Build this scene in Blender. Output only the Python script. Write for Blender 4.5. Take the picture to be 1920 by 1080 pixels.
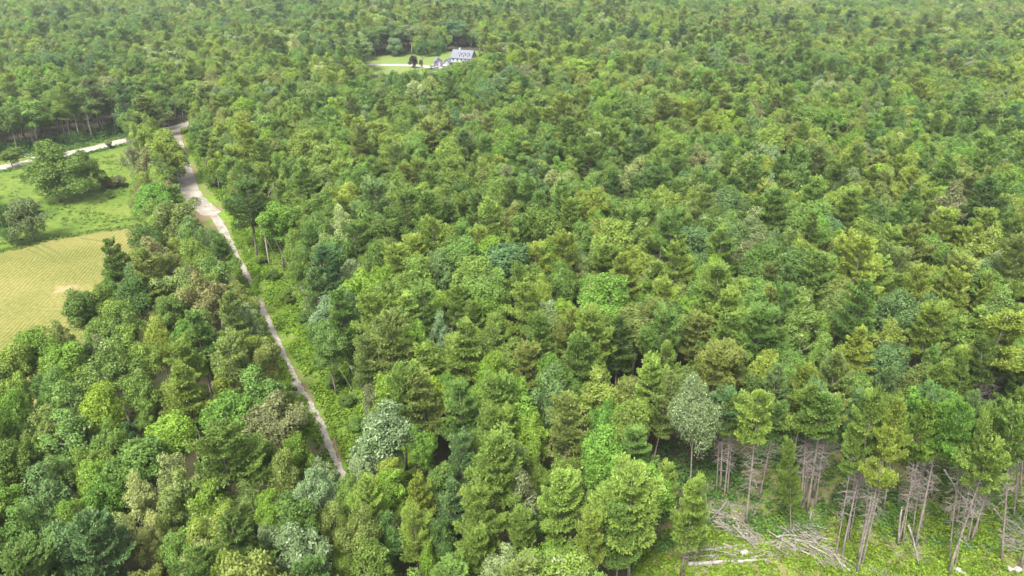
import bpy, math, random
import numpy as np
from mathutils import Vector, Matrix
sc = bpy.context.scene
for o in list(bpy.data.objects): bpy.data.objects.remove(o)
C = sc.collection
R = math.radians
# ------------------------------------------------------------------ camera
H, PITCH, F = 65.0, R(26.0), 1400.0           # metres up, pitch below the horizon, focal length in photo pixels
cam_d = bpy.data.cameras.new('camera'); cam = bpy.data.objects.new('camera', cam_d); C.objects.link(cam)
cam.location = (0, 0, H); cam.rotation_euler = (R(90) - PITCH, 0, 0)
cam_d.sensor_width = 36; cam_d.lens = F / 1920 * 36; cam_d.clip_start = 0.5; cam_d.clip_end = 8000
sc.camera = cam
# ------------------------------------------------------------------ light
SUN_EL, SUN_AZ = R(56), R(205)                # azimuth clockwise from +Y
world = bpy.data.worlds.new('World'); sc.world = world; world.use_nodes = True
wn = world.node_tree; wn.nodes.clear()
sky = wn.nodes.new('ShaderNodeTexSky'); sky.sky_type = 'NISHITA'; sky.sun_disc = False
sky.sun_elevation = SUN_EL; sky.sun_rotation = SUN_AZ; sky.air_density = 1.0; sky.dust_density = 4.0; sky.ozone_density = 1.0
hs = wn.nodes.new('ShaderNodeHueSaturation'); hs.inputs['Saturation'].default_value = 0.2     # thin bright overcast
bg = wn.nodes.new('ShaderNodeBackground'); bg.inputs['Strength'].default_value = 0.15
wo = wn.nodes.new('ShaderNodeOutputWorld')
wn.links.new(sky.outputs[0], hs.inputs['Color']); wn.links.new(hs.outputs[0], bg.inputs['Color']); wn.links.new(bg.outputs[0], wo.inputs['Surface'])
sun_d = bpy.data.lights.new('sun', 'SUN'); sun = bpy.data.objects.new('sun', sun_d); C.objects.link(sun)
sun_d.energy = 3.0; sun_d.angle = R(18); sun_d.color = (1, 0.95, 0.86)
sv = Vector((math.sin(SUN_AZ) * math.cos(SUN_EL), math.cos(SUN_AZ) * math.cos(SUN_EL), math.sin(SUN_EL)))
sun.rotation_euler = sv.to_track_quat('Z', 'Y').to_euler(); sun.location = (0, 0, 300)
vs = sc.view_settings; vs.view_transform = 'Standard'; vs.look = 'None'; vs.gamma = 1; vs.exposure = 1.62
cy = sc.cycles
cy.max_bounces = 5; cy.diffuse_bounces = 3; cy.glossy_bounces = 1; cy.transmission_bounces = 3; cy.volume_bounces = 0; cy.transparent_max_bounces = 4
cy.use_denoising = True; cy.caustics_reflective = False; cy.caustics_refractive = False

# ------------------------------------------------------------------ helpers
def ray(px, py):
    x = (px - 960) / F; y = (540 - py) / F
    return Vector((x, math.cos(PITCH) + y * math.sin(PITCH), -math.sin(PITCH) + y * math.cos(PITCH)))
def gp(px, py, z=0.0):                         # photo pixel -> world point on the plane at height z
    d = ray(px, py); t = (z - H) / d.z
    return (d.x * t, d.y * t)
def proj(x, y, z):
    dep = y * math.cos(PITCH) + (H - z) * math.sin(PITCH)
    dn = (H - z) * math.cos(PITCH) - y * math.sin(PITCH)
    return 960 + F * x / dep, 540 + F * dn / dep, dep
def inside(poly, x, y):
    c = False; n = len(poly)
    for i in range(n):
        x1, y1 = poly[i]; x2, y2 = poly[i - 1]
        if (y1 > y) != (y2 > y) and x < (x2 - x1) * (y - y1) / (y2 - y1) + x1: c = not c
    return c
def tag(o, label=None, cat=None, group=None, kind=None):
    if label: o['label'] = label
    if cat: o['category'] = cat
    if group: o['group'] = group
    if kind: o['kind'] = kind
    return o
def link(name, me, mats=(), parent=None):
    for m in mats: me.materials.append(m)
    o = bpy.data.objects.new(name, me); C.objects.link(o); o.parent = parent
    return o
def empty(name, loc=(0, 0, 0), rz=0.0):
    o = bpy.data.objects.new(name, None); C.objects.link(o); o.location = loc; o.rotation_euler = (0, 0, rz); o.empty_display_size = 0.5
    return o
def mesh_np(name, V, Fc, n=4, attr=None, smooth=False, mi=None):   # V (k,3), Fc (m,n)
    me = bpy.data.meshes.new(name)
    V = np.asarray(V, np.float32); Fc = np.asarray(Fc, np.int32)
    me.vertices.add(len(V)); me.vertices.foreach_set('co', V.ravel())
    me.loops.add(Fc.size); me.loops.foreach_set('vertex_index', Fc.ravel())
    me.polygons.add(len(Fc)); me.polygons.foreach_set('loop_start', np.arange(0, Fc.size, n, dtype=np.int32))
    me.polygons.foreach_set('loop_total', np.full(len(Fc), n, np.int32))
    if smooth: me.polygons.foreach_set('use_smooth', np.ones(len(Fc), bool))
    if mi is not None: me.polygons.foreach_set('material_index', np.asarray(mi, np.int32))
    me.update(calc_edges=True)
    if attr is not None:
        a = me.attributes.new('lv', 'FLOAT', 'FACE'); a.data.foreach_set('value', np.asarray(attr, np.float32))
    return me
class MB:
    def __init__(s): s.v = []; s.f = []
    def box(s, x0, x1, y0, y1, z0, z1):
        b = len(s.v); s.v += [(x, y, z) for z in (z0, z1) for (x, y) in ((x0, y0), (x1, y0), (x1, y1), (x0, y1))]
        s.f += [tuple(b + i for i in q) for q in ((3, 2, 1, 0), (4, 5, 6, 7), (0, 1, 5, 4), (1, 2, 6, 5), (2, 3, 7, 6), (3, 0, 4, 7))]
    def tube(s, pts, rad, n=7, cap=True):
        pts = [Vector(p) for p in pts]; b0 = len(s.v)
        for i, p in enumerate(pts):
            d = (pts[min(i + 1, len(pts) - 1)] - pts[max(i - 1, 0)]).normalized()
            u = d.cross(Vector((0.31, 0.95, 0.02)) if abs(d.z) > 0.9 else Vector((0, 0, 1))).normalized(); w = d.cross(u)
            r = rad[i] if hasattr(rad, '__len__') else rad
            for k in range(n):
                a = 2 * math.pi * k / n; s.v.append(tuple(p + u * (math.cos(a) * r) + w * (math.sin(a) * r)))
        for i in range(len(pts) - 1):
            for k in range(n):
                a = b0 + i * n + k; c = b0 + i * n + (k + 1) % n
                s.f.append((a, c, c + n, a + n))
        if cap: s.f.append(tuple(b0 + k for k in range(n))[::-1]); s.f.append(tuple(b0 + (len(pts) - 1) * n + k for k in range(n)))
    def poly(s, pts):
        b = len(s.v); s.v += [tuple(p) for p in pts]; s.f.append(tuple(range(b, b + len(pts))))
    def build(s, name, mats, parent=None, smooth=False):
        me = bpy.data.meshes.new(name); me.from_pydata(s.v, [], s.f); me.update()
        if smooth:
            for p in me.polygons: p.use_smooth = True
        return link(name, me, mats if isinstance(mats, (list, tuple)) else [mats], parent)

# ------------------------------------------------------------------ materials
def mat(name):
    m = bpy.data.materials.new(name); m.use_nodes = True; nt = m.node_tree; nt.nodes.clear()
    out = nt.nodes.new('ShaderNodeOutputMaterial'); return m, nt, out
def simple(name, col, rough=0.8, noise=0.0, scale=3.0, col2=None, metal=0.0):
    m, nt, out = mat(name); p = nt.nodes.new('ShaderNodeBsdfPrincipled'); p.inputs['Roughness'].default_value = rough; p.inputs['Metallic'].default_value = metal
    p.inputs['Specular IOR Level'].default_value = 0.25
    tc = nt.nodes.new('ShaderNodeTexCoord'); nz = nt.nodes.new('ShaderNodeTexNoise'); nz.inputs['Scale'].default_value = scale; nz.inputs['Detail'].default_value = 6
    nt.links.new(tc.outputs['Object'], nz.inputs['Vector'])
    rp = nt.nodes.new('ShaderNodeValToRGB'); c2 = col2 or tuple(c * (1 - noise) for c in col)
    rp.color_ramp.elements[0].position = 0.35; rp.color_ramp.elements[1].position = 0.65
    rp.color_ramp.elements[0].color = (*c2, 1); rp.color_ramp.elements[1].color = (*col, 1)
    nt.links.new(nz.outputs[0], rp.inputs[0]); nt.links.new(rp.outputs[0], p.inputs['Base Color']); nt.links.new(p.outputs[0], out.inputs['Surface'])
    return m
def leaf_mat(name, pale=0.0, pale_col=(0.35, 0.42, 0.30), warm=0.12, amp=0.40, trans=0.27, fixed=None):
    """leaf colour = the tree's own tint, varied leaf by leaf (a random number stored on each face) and clump by clump"""
    m, nt, out = mat(name); N = nt.nodes.new; L = nt.links.new
    if fixed:
        t = N('ShaderNodeRGB'); t.outputs[0].default_value = (*fixed, 1); tout = t.outputs[0]
    else:
        t = N('ShaderNodeAttribute'); t.attribute_type = 'INSTANCER'; t.attribute_name = 'tint'; tout = t.outputs['Color']
    a = N('ShaderNodeAttribute'); a.attribute_name = 'lv'
    tc = N('ShaderNodeTexCoord'); nz = N('ShaderNodeTexNoise'); nz.inputs['Scale'].default_value = 0.55; nz.inputs['Detail'].default_value = 3
    oi = N('ShaderNodeObjectInfo'); ad = N('ShaderNodeVectorMath'); ad.operation = 'ADD'; ml = N('ShaderNodeMath'); ml.operation = 'MULTIPLY'; ml.inputs[1].default_value = 90
    L(oi.outputs['Random'], ml.inputs[0]); L(tc.outputs['Object'], ad.inputs[0]); L(ml.outputs[0], ad.inputs[1]); L(ad.outputs[0], nz.inputs['Vector'])
    s1 = N('ShaderNodeMath'); s1.operation = 'MULTIPLY_ADD'; s1.inputs[1].default_value = 2 * amp; s1.inputs[2].default_value = 1 - amp; L(a.outputs['Fac'], s1.inputs[0])
    s2 = N('ShaderNodeMath'); s2.operation = 'MULTIPLY_ADD'; s2.inputs[1].default_value = 1.1; s2.inputs[2].default_value = 0.45; L(nz.outputs[0], s2.inputs[0])
    s3 = N('ShaderNodeMath'); s3.operation = 'MULTIPLY'; L(s1.outputs[0], s3.inputs[0]); L(s2.outputs[0], s3.inputs[1])
    vm = N('ShaderNodeVectorMath'); vm.operation = 'SCALE'; L(tout, vm.inputs[0]); L(s3.outputs[0], vm.inputs['Scale'])
    # warm new growth on some leaves
    w1 = N('ShaderNodeMath'); w1.operation = 'GREATER_THAN'; w1.inputs[1].default_value = 1 - warm; L(a.outputs['Fac'], w1.inputs[0])
    w2 = N('ShaderNodeMath'); w2.operation = 'MULTIPLY'; w2.inputs[1].default_value = 0.55; L(w1.outputs[0], w2.inputs[0])
    mx = N('ShaderNodeMix'); mx.data_type = 'RGBA'; L(w2.outputs[0], mx.inputs['Factor']); L(vm.outputs[0], mx.inputs['A']); mx.inputs['B'].default_value = (0.19, 0.21, 0.05, 1)
    col = mx.outputs['Result']
    if pale:
        p1 = N('ShaderNodeMath'); p1.operation = 'LESS_THAN'; p1.inputs[1].default_value = pale; L(a.outputs['Fac'], p1.inputs[0])
        m2 = N('ShaderNodeMix'); m2.data_type = 'RGBA'; L(p1.outputs[0], m2.inputs['Factor']); L(col, m2.inputs['A']); m2.inputs['B'].default_value = (*pale_col, 1); col = m2.outputs['Result']
    d = N('ShaderNodeBsdfPrincipled'); d.inputs['Roughness'].default_value = 0.6; d.inputs['Specular IOR Level'].default_value = 0.12; L(col, d.inputs['Base Color'])
    tr = N('ShaderNodeBsdfTranslucent'); tm = N('ShaderNodeVectorMath'); tm.operation = 'MULTIPLY'; tm.inputs[1].default_value = (1.15, 1.2, 0.7); L(col, tm.inputs[0]); L(tm.outputs[0], tr.inputs['Color'])
    ms = N('ShaderNodeMixShader'); ms.inputs[0].default_value = trans; L(d.outputs[0], ms.inputs[1]); L(tr.outputs[0], ms.inputs[2]); L(ms.outputs[0], out.inputs['Surface'])
    return m
M_leaf = leaf_mat('leaves'); M_needle = leaf_mat('needles', warm=0.16, amp=0.3, trans=0.2)
M_silver = leaf_mat('silver_leaves', pale=0.30, pale_col=(.25,.32,.18), warm=0.02); M_airy = leaf_mat('airy_leaves', pale=0.22, pale_col=(0.26, 0.30, 0.14), warm=0.05)
M_bark = simple('bark', (0.19, 0.16, 0.14), 0.9, scale=2.5, col2=(0.10, 0.085, 0.075))
M_greybark = simple('grey_bark', (0.23, 0.195, 0.172), 0.9, scale=3, col2=(0.11, 0.09, 0.08))
M_palebark = simple('pale_bark', (0.40, 0.38, 0.34), 0.8, scale=2, col2=(0.22, 0.20, 0.17))
M_dead = simple('dead_wood', (0.25, 0.22, 0.205), 0.9, scale=4, col2=(0.13, 0.11, 0.10))

# ------------------------------------------------------------------ tree shapes (built once, shared by the copies)
def rdirs(rng, n, up=0.0):
    d = rng.normal(size=(n, 3)); d[:, 2] += up; return d / np.linalg.norm(d, axis=1)[:, None]
def leaf_quads(rng, P, Nn, size, jit=0.6, lens=1.5):
    """one bent-looking leaf-clump face per point, facing roughly along Nn"""
    n = len(P); nn = Nn + rng.normal(size=(n, 3)) * jit; nn /= np.linalg.norm(nn, axis=1)[:, None]
    t = np.cross(nn, rng.normal(size=(n, 3))); t /= np.linalg.norm(t, axis=1)[:, None] + 1e-9; b = np.cross(nn, t)
    s = size * rng.uniform(0.6, 1.3, n)[:, None]
    V = np.stack([P - t * s * lens * 0.5, P - b * s * 0.42 + nn * s * 0.12, P + t * s * lens * 0.5, P + b * s * 0.42 + nn * s * 0.12], 1).reshape(-1, 3)
    return V, np.arange(4 * n).reshape(n, 4)
def trunk_mb(rng, h, r, limbs, bend=0.25, top=1.0, n=8):
    mb = MB(); k = 7; off = rng.normal(size=(k, 2)).cumsum(0) * bend * 0.35; off[0] = 0
    pts = [(off[i][0], off[i][1], h * top * i / (k - 1)) for i in range(k)]
    rad = [r * 1.35] + [r * (1 - 0.82 * i / (k - 1)) for i in range(1, k)]
    mb.tube(pts, rad, n)
    for (z, az, ln, el, rr) in limbs:
        f = min(z / (h * top), 0.999) * (k - 1); i = int(f); q = f - i
        p0 = np.array(pts[i]) * (1 - q) + np.array(pts[i + 1]) * q
        d = np.array((math.cos(az) * math.cos(el), math.sin(az) * math.cos(el), math.sin(el)))
        m_ = p0 + d * ln * 0.5 + np.array((0, 0, -0.04 * ln)) + rng.normal(size=3) * 0.06 * ln; e = p0 + d * ln + np.array((0, 0, 0.10 * ln)) + rng.normal(size=3) * 0.08 * ln
        mb.tube([p0, m_, e], [rr, rr * 0.65, rr * 0.2], 5)
    return mb
def broadleaf(seed, h=15.0, w=6.4, base=0.30, lobes=26, leaves=14000, lobe_r=1.25, tall=1.0, size=0.215, up=0.0, hollow=0.35, name='broadleaf'):
    rng = np.random.default_rng(seed); zc = h * (base + 1) / 2; hz = h * (1 - base) / 2
    cs = []; rs = []
    while len(cs) < lobes:
        d = rdirs(rng, 1, 0.45)[0]; k = rng.uniform(0.62, 1.0) if len(cs) > lobes * 0.2 else rng.uniform(0.1, 0.6)
        if rng.random() < 0.16: k *= 1.22
        k *= 1 + 0.14 * math.sin(math.atan2(d[1], d[0]) * 2 + seed) + 0.10 * math.sin(math.atan2(d[1], d[0]) * 3 + seed * 2.3)
        wide = 1 - 0.35 * max(d[2], 0) - 0.15 * max(-d[2], 0)
        c = np.array((d[0] * (w / 2 - lobe_r * 0.6) * k * wide, d[1] * (w / 2 - lobe_r * 0.6) * k * wide, d[2] * (hz - lobe_r * 0.7) * k))
        if all(np.linalg.norm((c - e) * (1, 1, 1 / tall)) > lobe_r * 0.75 for e in cs) or rng.random() < 0.03:
            cs.append(c); rs.append(lobe_r * rng.uniform(0.5, 1.4))
    cs = np.array(cs); rs = np.array(rs)
    pr = rs ** 2 * rng.uniform(.45, 1.3, len(rs)); idx = rng.choice(len(cs), leaves, p=pr / pr.sum())
    d = rdirs(rng, leaves, 0.5); rr = rs[idx] * rng.uniform(0.55, 1.08, leaves) ** 0.6
    st = np.array((1, 1, tall)); P = cs[idx] + d * rr[:, None] * st
    # lumpy edge: push each point by a cheap pseudo noise
    P += 0.18 * np.sin(P[:, [1, 2, 0]] * 3.1 + seed) + rng.normal(size=P.shape) * 0.10
    nn = d * (1, 1, 0.9) + (0, 0, 0.35 + up)
    P[:, 2] += zc
    V, Fc = leaf_quads(rng, P, nn, size)
    # leaf tone shared inside small sprays
    key = np.floor(P / 0.55).astype(int) @ np.array((73856093, 19349663, 83492791)); tone = ((key % 1000) / 1000.0)
    lv = np.clip(0.55 * tone + 0.45 * rng.random(leaves), 0, 1)
    me = mesh_np(name + '_crown', V, Fc, 4, lv)
    limbs = [(h * rng.uniform(base * 0.9, 0.8), rng.uniform(0, 6.28), w * rng.uniform(0.28, 0.42), rng.uniform(0.5, 0.95), 0.09) for _ in range(9)]
    return me, trunk_mb(rng, h, 0.2, limbs, top=0.86)
def pine(seed, h=17.0, w=8.0, base=0.42, whorls=15, per=5, size=0.30, droop=0.10, shape=0.5, dead=10, name='pine', dens=1.6):
    rng = np.random.default_rng(seed); P = []; D = []; T = []
    limbs = []; ph = rng.uniform(0, 6.28); ph2 = rng.uniform(0, 6.28)
    for i in range(whorls):
        t = i / (whorls - 1); z = h * (base + (0.975 - base) * t)
        prof = (1 - t) ** shape * (0.60 + 0.40 * min(1, t / 0.25 + 0.2)); L0 = 0.30 + w / 2 * prof
        a0 = rng.uniform(0, 6.28)
        for k in range(per):
            if rng.random() < 0.16: continue
            az = a0 + 6.283 * k / per + rng.normal() * 0.3
            Ln = L0 * rng.uniform(0.45, 1.22) * (1 + 0.16 * math.sin(az + ph) + 0.12 * math.sin(2 * az + ph2 + 5 * t))
            el = -droop + 0.65 * t + rng.normal() * 0.13
            zz = z + rng.normal() * 0.42
            d = np.array((math.cos(az), math.sin(az), 0)); s = np.array((-math.sin(az), math.cos(az), 0))
            limbs.append((min(zz, h * 0.96), az, Ln * 0.8, el, 0.05 * (1 - t) + 0.02))
            m = int((8 + Ln * 19) * dens)
            u = rng.uniform(0.15, 1.0, m) ** 0.75; side = rng.uniform(-1, 1, m)
            wd = (0.32 * Ln + 0.15) * np.sin(np.clip(u, 0, 1) * 2.6) + 0.12
            pz = u * Ln * math.sin(el) + 0.20 * Ln * u ** 2.2 + rng.normal(size=m) * 0.08 + 0.10 * np.abs(side)
            p = d * (u * Ln * math.cos(el))[:, None] + s * (side * wd)[:, None]; p[:, 2] = zz + pz
            P.append(p)
            dd = d * 1.0 + s * (side * 0.9)[:, None] + np.array((0, 0, 0.6)) + rng.normal(size=(m, 3)) * 0.25
            D.append(dd); T.append(np.full(m, rng.random()))
    P = np.concatenate(P); D = np.concatenate(D); T = np.concatenate(T); D /= np.linalg.norm(D, axis=1)[:, None]
    # each spray: four narrow needle fans
    Vs = []; lv = []
    for q in range(4):
        n = len(P); dq = D + rng.normal(size=(n, 3)) * 0.42; dq /= np.linalg.norm(dq, axis=1)[:, None]
        sd = np.cross(dq, np.array((0, 0, 1.0)) + rng.normal(size=(n, 3)) * 0.5); sd /= np.linalg.norm(sd, axis=1)[:, None]
        ln = size * rng.uniform(0.7, 1.35, n)[:, None]; wdt = ln * 0.20
        b = P + rng.normal(size=(n, 3)) * 0.05
        Vs.append(np.stack([b - sd * wdt * 0.35, b + sd * wdt * 0.35, b + dq * ln + sd * wdt, b + dq * ln - sd * wdt], 1).reshape(-1, 3))
        lv.append(np.clip(0.5 * T + 0.5 * rng.random(n), 0, 1))
    V = np.concatenate(Vs); lv = np.concatenate(lv)
    me = mesh_np(name + '_crown', V, np.arange(len(V)).reshape(-1, 4), 4, lv)
    tr = trunk_mb(rng, h, 0.21, limbs[::2], bend=0.12, top=0.97)
    dl = [(h * rng.uniform(0.12, base + 0.12), rng.uniform(0, 6.28), rng.uniform(0.8, 2.6), rng.uniform(-0.15, 0.35), 0.035) for _ in range(dead)]
    return me, tr, dl
def dead_mb(seed, h, dl, fine=3):
    rng = np.random.default_rng(seed); mb = MB()
    for (z, az, ln, el, rr) in dl:
        d = np.array((math.cos(az) * math.cos(el), math.sin(az) * math.cos(el), math.sin(el))); p = np.array((0, 0, z))
        q = p + d * ln * 0.5 + rng.normal(size=3) * 0.07 * ln; e = p + d * ln + rng.normal(size=3) * 0.12 * ln + (0, 0, -0.12 * ln)
        mb.tube([p, q, e], [rr, rr * 0.7, rr * 0.3], 4, False)
        for _ in range(fine):
            f = rng.uniform(0.3, 0.95); b = p + (e - p) * f; s = b + (d + rng.normal(size=3) * 0.7) * ln * 0.28
            mb.tube([b, s], [rr * 0.5, rr * 0.2], 3, False)
    return mb
def tree_mesh(mb, name, m):
    me = bpy.data.meshes.new(name); me.from_pydata(mb.v, [], mb.f); me.update(); me.materials.append(m)
    for p in me.polygons: p.use_smooth = True
    return me
KINDS = {}   # code -> list of (crown mesh, trunk mesh, dead mesh or None, height, width)
def reg(code, crown, trunk, m_leaf, m_bark, h, w, dead=None):
    crown.materials.append(m_leaf)
    KINDS.setdefault(code, []).append((crown, tree_mesh(trunk, 'trunk', m_bark), tree_mesh(dead, 'dead_branches', M_dead) if dead else None, h, w))
for s, kw in enumerate([dict(), dict(lobes=36, lobe_r=1.15), dict(tall=1.35, lobes=26, lobe_r=1.15), dict(w=8.0, lobes=24, lobe_r=1.6), dict(tall=1.25, h=15.5, w=6.6, lobes=32, lobe_r=1.0), dict(w=7.6, lobes=44, lobe_r=0.95, leaves=15000), dict(w=7.0, lobes=18, lobe_r=1.5, base=.38), dict(w=8.0, lobes=30, lobe_r=1.2, base=.5), dict(w=6.4, tall=1.6, lobes=24, lobe_r=1.0, base=.34)]):
    h = kw.get('h', 15.0); w = kw.setdefault('w', 7.4); kw.setdefault('base', .42); a, b = broadleaf(10 + s, **kw); reg('m', a, b, M_leaf, M_bark, h, w)
for s, kw in enumerate([dict(), dict(w=9.0, whorls=13, per=6, droop=0.0), dict(shape=0.38, whorls=13, base=0.48), dict(w=7.2, shape=0.7, whorls=16, droop=0.15), dict(w=8.6, shape=0.42, per=6, base=.46, whorls=12), dict(w=8.2, shape=.34, base=.5, whorls=11, per=6), dict(w=7.8, shape=.55, whorls=17, per=4), dict(w=8.4, shape=.5, whorls=12, per=5, droop=-.1), dict(w=7.4, shape=.3, base=.52, whorls=10)]):
    kw.setdefault('w', 8.0)
    a, b, dl = pine(40 + s, **kw); reg('p', a, b, M_needle, M_bark, 17.0, kw['w'])
for s in range(2):       # open-grown field trees, leafy to the ground
    a, b = broadleaf(60 + s, h=15.0, w=11.0, base=0.04, lobes=60, lobe_r=1.5, leaves=26000, size=.26, name='field_tree'); reg('g', a, b, M_leaf, M_bark, 15.0, 11.0)
for s in range(3):
    a, b = broadleaf(70 + s, h=15.0, w=7.0, base=0.34, lobes=34, lobe_r=0.9, leaves=8500, size=0.20, name='airy'); reg('a', a, b, M_airy, M_palebark, 15.0, 7.0)
for s in range(2):
    a, b = broadleaf(80 + s, h=15.0, w=7.2, base=.38, lobes=36, lobe_r=1.0, tall=1.2, leaves=14000, size=0.21, up=0.2, name='silver'); reg('s', a, b, M_silver, M_greybark, 15.0, 7.2)
a, b = broadleaf(85, h=19.0, w=8.6, base=0.44, lobes=70, lobe_r=1.15, tall=1.3, leaves=24000, size=0.21, up=0.3, name='big_silver'); reg('S', a, b, M_silver, M_greybark, 19.0, 8.6)
# edge pines: high crown over a long bare trunk with dead limbs
for s, kw in enumerate([dict(base=0.68, w=6.4, whorls=9), dict(base=0.74, w=5.8, whorls=8, shape=0.42), dict(base=0.64, w=6.8, whorls=10, shape=0.6)]):
    rng = np.random.default_rng(90 + s); a, b, dl = pine(90 + s, h=19.0, dead=34, **kw)
    reg('e', a, b, M_needle, M_greybark, 19.0, kw['w'], dead_mb(5 + s, 19, [(z * 0.5 + 4.2, az, ln, el, rr) for (z, az, ln, el, rr) in dl] + [(19 * rng.uniform(.35, .66), rng.uniform(0, 6.28), rng.uniform(1, 2.6), rng.uniform(-.1, .4), .028) for _ in range(16)], 4))

TINT = {'Y': (.160, .224, .038), 'B': (.112, .208, .031), 'G': (.110, .182, .036), 'D': (.076, .136, .032), 'U': (.088, .154, .052), 'O': (.136, .180, .044),
        'S': (.130, .192, .080), 'N': (.138, .152, .062), 'L': (.158, .252, .030), 'T': (.220, .268, .094)}
CN = {'Y': 'yellowish', 'B': 'bright', 'G': 'green', 'D': 'dark', 'U': 'bluish', 'O': 'olive', 'S': 'greyish', 'N': 'brownish', 'L': 'lime', 'T': 'tan'}
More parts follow.
